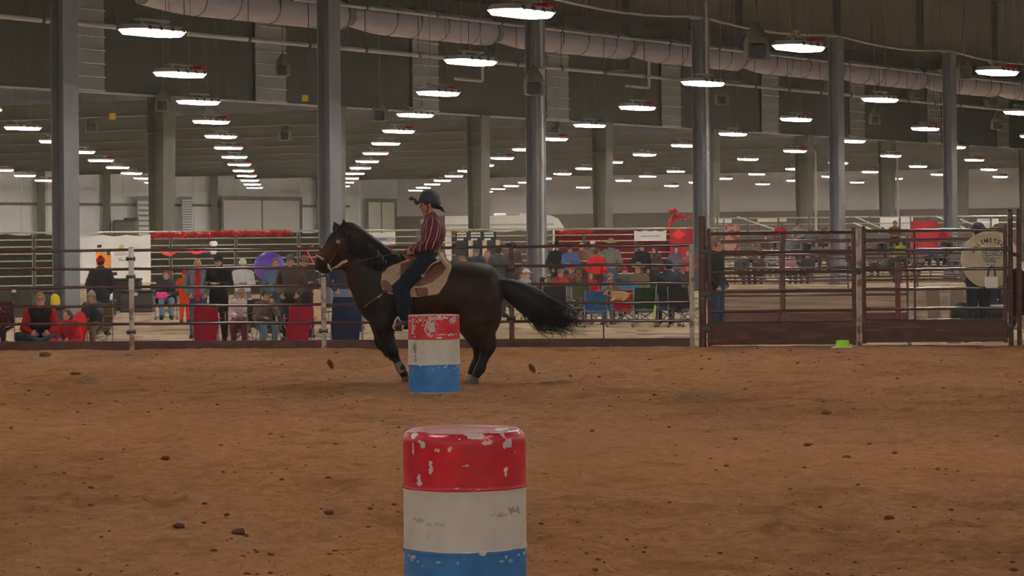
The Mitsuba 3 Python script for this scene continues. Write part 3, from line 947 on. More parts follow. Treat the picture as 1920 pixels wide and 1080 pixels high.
t1, P1 = gate(1331, 1602, 'left leaf of the maroon double gate, a person in black behind its left end', 40.6, 40.5)
t2, P2 = gate(1621, 1886, 'right leaf of the maroon double gate with the round cream sign behind it', 40.5, 40.45, 0.02)
obj('brace', tube([P2(0.36, 0.42), P2(0.36, 1.79)], 0.016, 8), 'maroon_steel', t2, smooth=40)
obj('latch', cat([box(P1(1.0, 1.18) + [0.03, -0.01, 0], (0.16, 0.08, 0.10), 0.01), tube([P1(0.97, 1.18) + [0, -0.05, 0], P1(1.06, 1.18) + [0, -0.05, 0]], 0.015, 8)]), 'dark_steel', t1)
for px, w, top, m_, lab, yy in ((1318, 0.058, 2.02, 'maroon_steel', 'thick maroon post at the left hinge of the double gate', 40.62), (1298, 0.038, 1.60, 'worn_post', 'worn pale post at the end of the pen fence beside the gate', 40.72), (1612, 0.045, 1.80, 'worn_post', 'pale middle post between the two gate leaves', 41.0),
                                (1896, 0.038, 2.08, 'maroon_steel', 'maroon post right of the round cream sign', 40.5), (1912, 0.038, 2.08, 'maroon_steel', 'second maroon post at the right edge, with a link to its neighbour', 40.5)):
    p = on(px, yy, 0)
    t = thing('gate_post', lab, 'post')
    obj('tube', tube([p + [0, 0, -0.15], p + [0, 0, top], p + [0, 0, top + 0.02]], [w, w, w * 0.5], 14), m_, t, smooth=40)
    if px in (1318, 1896):
        for z in (0.33, 0.85, 1.5):
            obj('hinge', cat([box(p + [0.05 if px == 1318 else -0.06, -0.02, z], (0.14, 0.09, 0.07), 0.01), tube([p + [0.07 if px == 1318 else -0.08, -0.02, z - 0.07], p + [0.07 if px == 1318 else -0.08, -0.02, z + 0.07]], 0.018, 8)]), 'dark_steel', t)
    if px == 1912:
        obj('link', tube([p + [-0.12, -0.03, 1.42], p + [0.02, -0.05, 1.40]], 0.03, 8), 'maroon_steel', t, smooth=40)

# round cream sign behind the right leaf
sc = on(1858, 41.2, 0)
sc[2] = at(1858, 487, 41.2)[2]
t = thing('round_sign', 'large round cream sign reading UNLIMITED in black, hung behind the right gate leaf', 'sign')
disc = lathe([(0, -0.02), (0.435, -0.02), (0.445, -0.012), (0.445, 0.012), (0.435, 0.02), (0, 0.02)], 64)
disc.apply_transform(np.array([[1, 0, 0, 0], [0, 0, -1, 0], [0, 1, 0, 0], [0, 0, 0, 1.0]]))
disc.apply_translation(sc)
obj('board', disc, 'cream_board', t, smooth=40)
letters = []
for n_, ch in enumerate('UNLIMITED'):
    ang = math.radians(64 - n_ * 104 / 8)
    m = meshkit.text_mesh(ch, 0.058, 0.006, True)
    m.apply_translation([-m.bounds.mean(0)[0], -0.029, 0])
    m.apply_transform(trimesh.transformations.rotation_matrix(ang, [0, 0, 1]))
    m.apply_translation([-0.30 * math.sin(ang), 0.30 * math.cos(ang), 0])
    m = upright(m)
    m.apply_translation(sc + [0, -0.021, 0])
    letters.append(m)
obj('lettering', cat(letters), 'black_ink', t)
mat('teal_ink', lin(96, 116, 128), 0.8, linear=True)
r_ = np.random.default_rng(5)
blobs = []
for y_, x0, x1, h in ((0.155, -0.13, -0.04, 0.05), (0.14, -0.02, 0.20, 0.03), (0.11, -0.13, -0.06, 0.035), (0.105, -0.04, 0.20, 0.022), (0.07, -0.14, 0.17, 0.02), (0.03, -0.13, 0.16, 0.018), (0.0, -0.11, 0.10, 0.018), (-0.03, -0.08, 0.06, 0.016)):
    x = x0
    while x < x1:
        w = 0.012 + 0.03 * r_.random()
        blobs.append(box((sc[0] + x + w / 2, sc[1] - 0.023, sc[2] + y_ + (r_.random() - .5) * 0.012), (w, 0.005, h * (0.6 + 0.6 * r_.random()))))
        x += w + 0.006
obj('emblem', cat(blobs), 'teal_ink', t, label='blue-grey emblem in the middle of the sign')
blobs = []
x = -0.28
while x < 0.30:
    w = 0.012 + 0.016 * r_.random()
    blobs.append(box((sc[0] + x + w / 2, sc[1] - 0.023, sc[2] - 0.125), (w, 0.005, 0.026 + 0.006 * r_.random())))
    x += w + 0.005
for x in np.linspace(-0.055, 0.055, 5):
    blobs.append(box((sc[0] + x, sc[1] - 0.023, sc[2] - 0.082), (0.018, 0.005, 0.012)))
obj('small_print', cat(blobs), 'gold_ink' if False else 'black_ink', t)
obj('hook', cat([tube([sc + [x, 0.0, 0.42], sc + [x, -0.04, 0.50], sc + [x, -0.3, 0.50]], 0.008, 6) for x in (-0.12, 0.12)]), 'dark_steel', t)
# white tote hanging from the rail
bp = at(1859, 529, 40.3)
t = thing('tote_bag', 'square white tote hanging by black straps in front of the round cream sign', 'bag')
obj('bag', box(bp, (0.19, 0.09, 0.18), 0.02), 'white_vinyl', t)
obj('strap', cat([tube([bp + [-0.06, s, 0.085], bp + [-0.045, s, 0.16], bp + [-0.01, 0.0, 0.24], bp + [0.04, 0.0, 0.22], bp + [0.05, s, 0.15], bp + [0.06, s, 0.085]], 0.009, 6) for s in (-0.03, 0.03)]), 'black_ink', t)
# neon marker on a pale disc
gp = on(1580, 40.1, 0.0)
gp[2] = ground_z(gp[0], gp[1]) + 0.0
t = thing('marker_cone', 'neon green marker on a pale disc in the dirt before the left gate leaf', 'marker')
obj('base_disc', lathe([(0, 0), (0.168, 0), (0.172, 0.008), (0.165, 0.016), (0, 0.016)], 32).apply_translation(gp), 'white_vinyl', t, smooth=40)
obj('cone', lathe([(0, 0.016), (0.115, 0.016), (0.098, 0.105), (0.088, 0.115), (0, 0.115)], 24).apply_translation(gp), 'neon_green', t, smooth=40)

# alley fence behind the gates
for pxa, pxb, lab in ((1336, 1468, 'low maroon rail fence behind the left gate leaf, its left length'), (1468, 1612, 'low maroon rail fence behind the left gate leaf, its right length'), (1612, 1702, 'low maroon rail fence behind the left end of the right gate leaf'), (1702, 1880, 'low maroon rail fence behind the round cream sign')):
    t = thing('alley_fence', lab, 'fence', 'rail fence of the second pen')
    Y = 54.4
    a_, b_ = on(pxa, Y, 0) * [1, 1, 0], on(pxb, Y, 0) * [1, 1, 0]
    for z in (1.62, 1.33, 1.05, 0.80, 0.50):
        if pxa == 1702 and z < 0.6: continue
        obj('rail', tube([a_ + [0, 0, z], b_ + [0, 0, z]], 0.022, 8), 'maroon_tube', t, smooth=50)
    if pxa != 1702:
        obj('kick_board', beam_box(a_ + [0, 0, 0.03], b_ + [0, 0, 0.03], 0.04, 0.23 if pxa < 1600 else 0.2), 'maroon_steel', t)
    for q in (a_, b_):
        obj('upright', tube([q + [0, 0, OUT_Z], q + [0, 0, 1.66]], 0.024, 10), 'maroon_steel', t, smooth=40)
for px in (1468, 1684):
    q = on(px, 54.2, OUT_Z)
    t = thing('alley_post', 'thick brown post of the alley fence behind the %s gate leaf' % ('left' if px == 1468 else 'right'), 'post')
    obj('tube', tube([q, q + [0, 0, 2.05 if px == 1468 else 1.4]], 0.055, 12), 'maroon_steel', t, smooth=40)

# ---------------------------------------------------------------- clods
r_ = np.random.default_rng(11)
def clod_mesh(s, seed):
    m = trimesh.creation.icosphere(2 if s > 0.035 else 1, 1.0)
    v = m.vertices * (0.65 + 0.7 * meshkit.noise(m.vertices * 1.7 + seed * 3.1, seed)[:, None])
    return trimesh.Trimesh(v * np.array([1.25, 0.9, 0.62]) * s, m.faces, process=False)


mat('damp_clod', lin(84, 54, 36), 0.95, 0, 0.2, linear=True)
for n_, (px, py, s, lab) in enumerate(((447, 1002, 0.045, 'dark dirt clod on the pen dirt left of the foreground barrel'), (335, 998, 0.04, 'dark dirt clod at the lower left, left of another clod'), (617, 962, 0.036, 'dark dirt clod nearest the foreground barrel on its left'), (310, 862, 0.04, 'dark dirt clod on the dirt in the middle left'), (141, 706, 0.07, 'small dark clod near the left fence panel'), (1668, 978, 0.035, 'dark dirt clod at the lower right'),
                               (1587, 861, 0.04, 'small dark dirt clod right of the middle'), (1514, 839, 0.036, 'tiny dark clod below the gate'), (1550, 781, 0.05, 'dark clod under the left gate leaf'), (85, 674, 0.09, 'flat dark clod by the left fence panel'))):
    Y = (1.76 * FOCAL) / (py - ROW0 + 0.009 * (px - 960))
    p = on(px, Y, 0)
    p[2] = ground_z(p[0], p[1]) + s * 0.3
    m = clod_mesh(s * .72, n_)
    m.apply_translation(p)
    k = obj('dirt_clod', m, 'damp_clod', smooth=True)
    tag(k, lab, 'clod', 'loose clods on the pen dirt')
for n_, (px, py, Y, s, lab) in enumerate(((998, 690, 32.0, 0.05, 'dirt clod flung up behind the horse'), (620, 683, 33.5, 0.05, 'dark dirt clod flying low in front of the horse'))):
    m = clod_mesh(s, 40 + n_)
    m.apply_transform(trimesh.transformations.rotation_matrix(1.1, [0.3, 1, 0]))
    m.apply_translation(at(px, py, Y))
    k = obj('dirt_clod', m, 'damp_clod', smooth=True)
    tag(k, lab, 'clod', 'clods thrown up by the hooves')
# heap of loose dirt kicked up behind the horse
hp_ = on(1080, 31.7, 0.0)
def heap(u, v):
    x, y = (u - 0.5) * 1.35, (v - 0.5) * 0.7
    h = 0.11 * math.exp(-((x - 0.17) / 0.13) ** 2 - (y / 0.16) ** 2) + 0.05 * math.exp(-((x + 0.2) / 0.3) ** 2 - (y / 0.2) ** 2)
    h += 0.02 * float(meshkit.fbm(np.array([[x * 14, y * 14, 0.0]]), 3, 3)[0]) * (h > 0.004)
    return [hp_[0] + x, hp_[1] + y, h - 0.02 + max(0.0, ground_z(hp_[0], hp_[1]))]
k = obj('dirt_heap', sheet(heap, 44, 26), 'dirt', smooth=True)
tag(k, 'small heap of loose dirt kicked up behind the horse', 'dirt heap')
# countless small crumbs
crumbs = []
base = [trimesh.creation.icosphere(1, 1.0) for _ in range(5)]
for n_, m in enumerate(base):
    m.vertices *= 0.7 + 0.6 * meshkit.noise(m.vertices * 1.5 + n_ * 5, n_)[:, None]
V, Fc, off = [], [], 0
for n_ in range(1300):
    Y = 13.2 + 27 * r_.random() ** 1.6
    X = (r_.random() * 2 - 1) * (Y * 0.2 + 0.6)
    s = (0.004 + 0.012 * r_.random() ** 4) * (0.7 + Y / 45)
    z = ground_z(X, Y) + s * 0.25
    m = base[n_ % 5]
    V.append(m.vertices * s * [1.2, 1, 0.7] + [X, Y, z]); Fc.append(m.faces + off); off += len(m.vertices)
k = obj('dirt_crumbs', trimesh.Trimesh(np.vstack(V), np.vstack(Fc), process=False), 'damp_clod')
tag(k, 'countless small dark crumbs strewn over the pen dirt', 'crumbs', kind='stuff')

# ---------------------------------------------------------------- horse
S = 156.0
HORSE_Y = 32.0
HO = on(770, HORSE_Y, 0.0)
HO[2] = 0.0
# the picture's row of the ground under the horse
HROW = ROW0 - 0.009 * (770 - 960) + (CAM_Z - 0.0) * FOCAL / HORSE_Y


def hp(px, py, lat=0.0):
    """Side-view layout of horse and rider: picture-like px, sideways offset lat in metres (negative = near side)."""
    return np.array([(px - 770) / S, lat, (HROW - py) / S])


HM = T().translate(HO.tolist()) @ T().rotate([0, 1, 0], -math.degrees(ROLL))
Yax = np.array([0, 1.0, 0])


def hc(a, b, r0, r1, k=6, f=None, la=0.0, lb=None):
    lb = la if lb is None else lb
    return cap_(hp(*a, la), hp(*b, lb), r0 / S, r1 / S, k / S, Yax if f else None, f or 1.0)


def he(c, rx, ry, rz, k=8, la=0.0, tilt=0.0):
    B = None
    if tilt:
        a = math.radians(tilt)
        B = np.array([[math.cos(a), 0, -math.sin(a)], [0, 1, 0], [math.sin(a), 0, math.cos(a)]])
    return ell(hp(*c, la), np.array([rx, ry, rz]) / S, k / S, B)


trunk = [he((800, 551), 92, 41, 58, 10), he((730, 549), 48, 36, 56, 14), he((702, 566), 22, 28, 36, 14), he((858, 548), 58, 39, 52, 14), he((893, 553), 55, 42, 54, 12),
         hc((732, 500), (775, 500), 13, 12, 22), hc((850, 512), (915, 516), 14, 14, 22, 0.9), he((770, 590), 60, 30, 28, 16)]
neck = [hc((722, 532), (668, 458), 46, 26, 22, 0.52), hc((748, 498), (660, 434), 14, 10, 20, 0.5), hc((706, 548), (690, 520), 28, 30, 22, 0.6)]
head = [hc((654, 440), (640, 458), 19, 21, 12, 0.72), he((650, 474), 21, 13, 22, 10), hc((640, 458), (613, 480), 17, 12.5, 10, 0.72), hc((613, 480), (606, 493), 13, 11, 8, 0.82),
        hc((648, 488), (618, 502), 11, 7, 10, 0.6), hc((604, 496), (611, 503), 7, 6, 6, 0.9), hc((634, 448), (616, 470), 8, 6, 8, 0.5),
]
ear_near = [hc((657, 436), (654, 424), 7, 6.5, 4, 0.45, -0.045, -0.052), hc((654, 424), (650, 411), 6.5, 1.6, 4, 0.45, -0.052, -0.06)]
ear_far = [hc((641, 438), (637, 427), 7, 6.5, 4, 0.45, 0.045, 0.055), hc((637, 427), (632, 415), 6.5, 1.6, 4, 0.45, 0.055, 0.065)]
legs = [
    # near fore: reaching down and back
    he((722, 585), 24, 15, 42, 14, -0.13), hc((720, 604), (736, 652), 18, 11, 10, 0.85, -0.13), hc((736, 650), (738, 658), 10.5, 10, 6, 0.95, -0.13), hc((737, 655), (753, 691), 8, 7, 6, 0.9, -0.13), hc((753, 690), (759, 701), 8.2, 7.5, 5, 0.95, -0.13),
    # far fore: folded
    he((716, 590), 20, 14, 36, 14, 0.13), hc((712, 604), (714, 640), 16, 10, 10, 0.85, 0.13), hc((714, 638), (716, 645), 10, 10, 6, 0.95, 0.13), hc((716, 644), (727, 664), 8, 7, 6, 0.9, 0.13),
    # near hind
    he((903, 588), 40, 20, 46, 16, -0.12, 12), hc((897, 610), (908, 634), 28, 17, 14, 0.7, -0.13), hc((904, 628), (918, 648), 17, 12, 10, 0.75, -0.13), hc((919, 640), (915, 655), 10, 11, 8, 0.8, -0.13), hc((916, 652), (901, 693), 10.5, 8, 8, 0.85, -0.13), hc((901, 692), (893, 705), 9, 8, 6, 0.9, -0.13),
    # far hind
    he((893, 590), 38, 18, 44, 16, 0.12, 8), hc((885, 610), (894, 636), 26, 16, 14, 0.7, 0.14), hc((892, 632), (904, 652), 15, 11, 10, 0.75, 0.14), hc((904, 645), (901, 658), 10, 10.5, 8, 0.8, 0.14), hc((902, 655), (890, 692), 9.5, 7.5, 8, 0.85, 0.14), hc((890, 691), (884, 703), 8.5, 7.5, 6, 0.9, 0.14)]
HP = np.array(HO)


def coat(p, n, uv):
    x, z = (p.x - float(HP[0])) * S + 770, float(HROW) - (p.z - float(HP[2])) * S      # layout coordinates of the animal
    g = fbm(p.x * 7, p.y * 7, p.z * 6, 3)
    bay = mix((0.0105, 0.0038, 0.0022), (0.028, 0.0090, 0.0047), smoothstep(0.3, 0.7, g))
    dark = mi.Color3f(0.0048, 0.0034, 0.0031)
    neck_ = (1 - smoothstep(740, 790, x)) * smoothstep(664, 690, x)
    legs_ = smoothstep(640, 662, z)
    topline = 1 - smoothstep(500, 530, z + 0 * x)
    ear = 1 - smoothstep(424, 436, z)
    k = dr.clip(neck_ * 0.8 + legs_ + topline * 0.55 * smoothstep(700, 720, x) + ear * 0.9 + (0.5 - g) * 0.6 * smoothstep(0.1, 0.5, neck_ + legs_), 0, 1)
    c = bay * (1 - k) + dark * k
    face = (1 - smoothstep(612, 640, x + (z - 480) * 0.3)) * smoothstep(448, 470, z)
    c = mix(c, mi.Color3f(0.055, 0.018, 0.009), face * 0.8)
    muzzle = 1 - smoothstep(602, 614, x + (490 - z) * 0.5)
    return mix(c, mi.Color3f(0.010, 0.007, 0.0065), muzzle)


mat('bay_coat', mikit.proc(coat), 0.55, 0, 0.2)
mat('black_hair', (0.0045, 0.0042, 0.0045), 0.6, 0, 0.25, linear=True)
mat('hoof_dark', lin(46, 40, 36), 0.6, linear=True)
mat('hoof_pale', lin(200, 170, 140), 0.6, linear=True)
mat('tan_felt', mikit.proc(lambda p, n, uv: mix(lin(176, 148, 118), lin(206, 180, 150), fbm(p.x * 30, p.y * 30, p.z * 30, 3))), 0.95, 0, 0.1)
mat('brown_leather', mikit.proc(lambda p, n, uv: mix(lin(82, 46, 32), lin(112, 66, 45), fbm(p.x * 22, p.y * 22, p.z * 22, 3))), 0.5, 0, 0.5)
mat('patch_leather', lin(92, 54, 36), 0.6, linear=True)
mat('dark_leather', lin(58, 38, 30), 0.5, linear=True)
mat('fleece', lin(214, 196, 168), 0.95, linear=True)
mat('pale_rope', lin(210, 190, 165), 0.8, linear=True)
mat('red_leather', lin(150, 40, 32), 0.6, linear=True)
mat('grey_boot', lin(92, 84, 80), 0.8, linear=True)

horse = thing('horse', 'dark bay horse with black mane and tail cantering left behind the striped barrel', 'horse', None, HM)
obj('body', soft(trunk + neck + head + legs, 0.0165), 'bay_coat', horse, smooth=True)
obj('ear', soft(ear_near, 0.007), 'black_hair', horse, smooth=True)
obj('ear', soft(ear_far, 0.007), 'black_hair', horse, smooth=True)
eye = trimesh.creation.icosphere(2, 0.017); eye.apply_translation(hp(630, 459, -0.088))
obj('eye', eye, 'black_metal', horse, smooth=True)
nost = trimesh.creation.icosphere(2, 0.012); nost.apply_translation(hp(602, 489, -0.058))
obj('nostril', nost, 'black_hair', horse, smooth=True)


def hoof(px, py, lat, tilt, m_):
    m = lathe([(0, -0.062), (0.062, -0.062), (0.064, -0.055), (0.048, 0.0), (0.04, 0.012), (0, 0.012)], 20)
    m.apply_transform(trimesh.transformations.rotation_matrix(math.radians(tilt), [0, 1, 0]))
    m.apply_translation(hp(px, py, lat))
    obj('hoof', m, m_, horse, smooth=40)


hoof(762, 706, -0.13, -10, 'hoof_dark')
hoof(731, 667, 0.13, -80, 'hoof_dark')
hoof(890, 709, -0.13, 14, 'hoof_dark')
hoof(881, 707, 0.14, 12, 'hoof_pale')
obj('leg_wrap', tube([hp(747, 678, -0.13), hp(751, 688, -0.13), hp(756, 697, -0.13)], [0.050, 0.053, 0.054], 16), 'grey_boot', horse, smooth=40, label='pale grey wrap on the near foreleg')

# mane: a thin blended slab over the crest and the near side of the neck, with strands
r_ = np.random.default_rng(3)


def strand(points, r0, r1, seg=5):
    p = np.array(points)
    t_ = np.linspace(0, 1, 9)
    k = np.linspace(0, 1, len(p))
    q = np.stack([np.interp(t_, k, p[:, i]) for i in range(3)], 1)
    q[1:-1] = (q[:-2] + 2 * q[1:-1] + q[2:]) / 4
    return tube(q, r0 + (r1 - r0) * t_, seg)


crest = [(650, 424), (664, 428), (680, 437), (698, 451), (714, 466), (728, 480), (740, 489)]
strands = []
for n_ in range(170):
    s = r_.random() * 5.3
    i = int(s); f_ = s - i
    cx = crest[i][0] * (1 - f_) + crest[i + 1][0] * f_
    cy = crest[i][1] * (1 - f_) + crest[i + 1][1] * f_
    L = (30 + 18 * r_.random()) * (1 - 0.35 * max(0, (cx - 700) / 30)) if cx > 662 else 16
    half = (0.10 + 0.10 * min(1, max(0, (cx - 655) / 80)))
    p0 = hp(cx, cy - 1, 0.0)
    p1 = hp(cx - 3 + 6 * r_.random(), cy + L * 0.22, -half * 0.62)
    p2 = hp(cx - 8 + 10 * r_.random(), cy + L * 0.62, -half * 1.0 - 0.006)
    p3 = hp(cx - 12 + 14 * r_.random(), cy + L, -half * 1.12 - 0.004)
    strands.append(strand([p0, p1, p2, p3], 0.013, 0.003, 4))
# forelock
for n_ in range(14):
    strands.append(strand([hp(646, 424, 0), hp(636 + 4 * r_.random(), 434, -0.03 * r_.random()), hp(630 + 5 * r_.random(), 447, -0.05 * r_.random())], 0.010, 0.003))
obj('mane', cat(strands), 'black_hair', horse, smooth=True)
tail_core = [hc((932, 533), (957, 545), 9, 13, 8, 0.7), hc((957, 545), (985, 561), 14, 20, 14, 0.6), hc((985, 561), (1013, 581), 20, 22, 16, 0.55), hc((1013, 581), (1040, 606), 21, 12, 16, 0.55)]
strands = [soft(tail_core, 0.014)]
for n_ in range(300):
    o = r_.normal(0, 1)
    o = max(-1.9, min(1.9, o))
    w = r_.normal(0, 0.035)
    e = r_.random()
    p0 = hp(946 + 10 * r_.random(), 540 + 5 * o, w * 0.4)
    p1 = hp(980 - 4 * o, 559 + 11 * o, w)
    p2 = hp(1011 - 7 * o, 580 + 12 * o + 3 * r_.random(), w)
    p3 = hp(1040 - 14 * o + 8 * r_.normal(), 604 + 9 * o + 5 * r_.normal(), w * 1.2)
    p4 = hp(1052 - 16 * o + 14 * r_.normal() + 12 * e, 622 + 5 * o + 8 * r_.normal() - 2 * e, w * 1.5)
    strands.append(strand([p0, p1, p2, p3, p4], 0.0095, 0.0016, 4))
for n_ in range(26):                                         # loose lower wisps
    x = 975 + 45 * r_.random()
    p1 = hp(x, 580 + 6 * r_.random(), r_.normal(0, .03)); p2 = hp(x + 10, 598 + 6 * r_.random(), 0); p3 = hp(x + 26 + 10 * r_.random(), 622 + 12 * r_.random(), 0)
    strands.append(strand([p1, p2, p3], 0.006, 0.002, 4))
obj('tail', cat(strands), 'black_hair', horse, smooth=True)

# ---------------------------------------------------------------- tack
def in_poly(poly):
    xy = np.array([[(a - 770) / S, (HROW - b) / S] for a, b in poly])

    def cut(P):
        x, z = P[..., 0], P[..., 2]
        d = np.full(x.shape, 1e9)
        s = np.full(x.shape, False)
        for i in range(len(xy)):
            a, b = xy[i], xy[(i + 1) % len(xy)]
            e = b - a
            t = np.clip(((x - a[0]) * e[0] + (z - a[1]) * e[1]) / (e @ e), 0, 1)
            d = np.minimum(d, np.hypot(x - a[0] - t * e[0], z - a[1] - t * e[1]))
            c = ((a[1] > z) != (b[1] > z)) & (x < (b[0] - a[0]) * (z - a[1]) / (b[1] - a[1] + 1e-12) + a[0])
            s ^= c
        return np.where(s, -d, d)
    return cut


pad = thing('saddle_pad', 'tan felt saddle pad with brown leather corner patches on the bay horse', 'saddle pad', None, HM)
base_ = trunk + legs[:1]
obj('felt', soft(base_, 0.012, 0.022, in_poly([(722, 496), (730, 482), (742, 478), (764, 484), (842, 484), (852, 500), (842, 530), (826, 552), (790, 557), (770, 556), (735, 550), (722, 541), (719, 528)])), 'tan_felt', pad, smooth=True)
obj('patch', soft(base_, 0.012, 0.027, in_poly([(721, 524), (730, 524), (744, 538), (744, 549), (726, 544), (720, 534)])), 'patch_leather', pad, smooth=True)
obj('patch', soft(base_, 0.012, 0.027, in_poly([(782, 540), (806, 538), (808, 554), (786, 556)])), 'patch_leather', pad, smooth=True)
obj('patch', soft(base_, 0.012, 0.026, in_poly([(732, 485), (741, 485), (742, 493), (734, 494)])), 'dark_leather', pad, smooth=True, label='dark square patch')
sad = thing('saddle', 'brown western saddle with silver studs under the rider', 'saddle', None, HM)
obj('skirt', soft(base_, 0.012, 0.032, in_poly([(756, 494), (780, 488), (842, 486), (845, 497), (834, 515), (815, 530), (795, 536), (772, 536), (755, 524)])), 'brown_leather', sad, smooth=True)
obj('seat', soft([he((800, 487), 34, 24, 9, 8), hc((826, 488), (831, 482), 8, 6, 10, None, -0.09, -0.09), hc((826, 488), (831, 482), 8, 6, 10, None, 0.09, 0.09), hc((831, 483), (831, 483), 7, 7, 12, None, -0.11, 0.11), hc((768, 488), (764, 478), 12, 9, 10)], 0.012), 'brown_leather', sad, smooth=True)
obj('horn', soft([hc((766, 484), (761, 476), 4, 3.5, 3), he((760, 474), 5.5, 5.5, 2.6, 3)], 0.008), 'dark_leather', sad, smooth=True)
obj('cantle_roll', tube([hp(846, 503, -0.29), hp(838, 491, -0.24), hp(831, 481, -0.17), hp(829, 478, -0.08), hp(829, 478, 0.0), hp(829, 478, 0.08), hp(831, 481, 0.17), hp(838, 491, 0.24), hp(846, 503, 0.29)], [.02, .034, .036, .036, .036, .036, .036, .034, .02], 10), 'fleece', sad, smooth=True, label='pale fleece roll behind the seat')
obj('fender', soft([hc((785, 505), (768, 560), 14, 10, 6, 0.35, -0.225, -0.23), hc((768, 560), (757, 592), 8, 6, 6, 0.4, -0.23, -0.27)], 0.012), 'dark_leather', sad, smooth=True)
studs = []
for s in np.linspace(0, 1, 14):
    m = trimesh.creation.icosphere(1, 0.012)
    m.apply_translation(hp(829 - 30 * s, 490 + 27 * s - 6 * math.sin(math.pi * s), -0.276 - 0.045 * s))
    studs.append(m)
for q in ((826, 485), (798, 517), (751, 508)):
    m = trimesh.creation.icosphere(2, 0.024); m.vertices *= [1, 0.5, 1]; m.apply_translation(hp(*q, -0.315 if q[0] != 751 else -0.275)); studs.append(m)
obj('studs', cat(studs), 'chrome', sad, smooth=True, label='row of silver studs along the skirt')
obj('lacing', tube([hp(842, 496, -0.27), hp(847, 499, -0.30), hp(849, 506, -0.305), hp(844, 512, -0.30)], 0.011, 6), 'pale_rope', sad, smooth=True)
st = []
for lat in (-0.40, 0.40):
    st.append(tube([hp(751, 592, lat), hp(746, 600, lat - 0.0), hp(742, 611, lat), hp(746, 617, lat), hp(757, 617, lat), hp(760, 610, lat), hp(756, 600, lat), hp(752, 592, lat)], 0.014, 8))
    st.append(box(hp(751, 617, lat), (0.10, 0.17, 0.022), 0.006).apply_translation((0, 0.06 if lat < 0 else -0.06, 0)))
obj('stirrup', st[0], 'chrome', sad, smooth=True, label='chrome stirrup')
obj('stirrup_tread', st[1], 'dark_leather', sad)
obj('stirrup', st[2], 'chrome', sad, smooth=True, label='chrome stirrup')
obj('stirrup_tread', st[3], 'dark_leather', sad)
col = thing('breast_collar', 'dark leather breast collar strapped across the chest of the bay horse', 'breast collar', None, HM)


def skin_at(px, py, prims):
    """Sideways offset of the body's near surface at a spot of the layout."""
    ys = np.linspace(-0.5, 0.1, 301)
    P = np.stack([np.full(301, (px - 770) / S), ys, np.full(301, (HROW - py) / S)], -1)
    D = np.full(301, 0.25)
    for q in prims:
        k = q[5] if q[0] == 'c' else q[3]
        d = prim_distance(q, P)
        h = np.maximum(k - np.abs(D - d), 0) / max(k, 1e-6)
        D = np.minimum(D, d) - h * h * k * 0.25
    i = np.argmax(D < 0)
    return ys[i] if D[i] < 0 else -0.02


near_side = trunk + neck + legs[:2]
obj('strap', tube([hp(x, y, skin_at(x, y, near_side) - 0.008) for x, y in ((750, 528), (738, 538), (728, 546), (718, 553), (709, 559), (701, 565), (694, 570), (688, 574))] + [hp(683, 577, 0.0)], 0.017, 8), 'dark_leather', col, smooth=True)
obj('stud', cat([trimesh.creation.icosphere(1, 0.014).apply_translation(hp(x, y, l)) for x, y, l in ((719, 552, skin_at(719, 552, near_side) - .022), (715, 555, skin_at(715, 555, near_side) - .022))]), 'chrome', col, smooth=True)
br = thing('bridle', 'dark bridle with a pale noseband and silver concho on the bay horse', 'bridle', None, HM)
obj('headstall', cat([tube([hp(656, 437, -0.11), hp(646, 455, -0.118), hp(632, 478, -0.098), hp(622, 494, -0.068)], 0.010, 6), tube([hp(657, 437, -0.11), hp(655, 425, -0.06), hp(655, 423, 0.0), hp(655, 425, 0.06), hp(657, 437, 0.11)], 0.010, 6),
                      tube([hp(654, 440, -0.112), hp(638, 441, -0.085), hp(630, 441, 0.0), hp(638, 441, 0.085), hp(654, 440, 0.112)], 0.010, 6)]), 'dark_leather', br, smooth=True)
m = trimesh.creation.torus(0.016, 0.007, 16, 8); m.apply_transform(trimesh.transformations.rotation_matrix(math.pi / 2, [1, 0, 0])); m.apply_translation(hp(640, 451, -0.125))
obj('concho', m, 'chrome', br, smooth=True, label='silver concho')
obj('noseband', tube([hp(612, 484, -0.078), hp(605, 479, -0.068), hp(599, 476, -0.03), hp(598, 475, 0.0), hp(599, 476, 0.03), hp(605, 479, 0.068), hp(616, 486, 0.078)], 0.013, 8), 'pale_rope', br, smooth=True)
obj('nose_strap', tube([hp(607, 474, -0.070), hp(603, 470, -0.03), hp(603, 470, 0.03), hp(607, 474, 0.070)], 0.016, 8), 'red_leather', br, smooth=True, label='red strap over the nose')
obj('bit', cat([tube([hp(620, 492, -0.075), hp(622, 500, -0.075), hp(627, 506, -0.072)], 0.009, 6), trimesh.creation.torus(0.016, 0.004, 14, 6).apply_transform(trimesh.transformations.rotation_matrix(math.pi / 2, [1, 0, 0])).apply_translation(hp(622, 497, -0.08))]), 'chrome', br, smooth=True)
obj('tie_down', tube([hp(626, 503, -0.05), hp(636, 498, -0.085), hp(648, 490, -0.10), hp(657, 487, -0.105)], [0.010, 0.014, 0.020, 0.018], 8), 'pale_rope', br, smooth=True, label='pale strap under the jaw')
rein = thing('reins', 'thin dark reins running from the bit of the bay horse to the rider hands', 'reins', None, HM)
obj('rein', tube([hp(626, 504, -0.076), hp(648, 497, -0.16), hp(680, 488, -0.215), hp(710, 482, -0.21), hp(740, 476, -0.14), hp(766, 474, -0.075)], 0.0085, 6), 'dark_leather', rein, smooth=True)
obj('rein', tube([hp(626, 504, 0.076), hp(650, 494, 0.18), hp(690, 484, 0.215), hp(735, 474, 0.12), hp(766, 472, 0.03)], 0.0085, 6), 'dark_leather', rein, smooth=True)

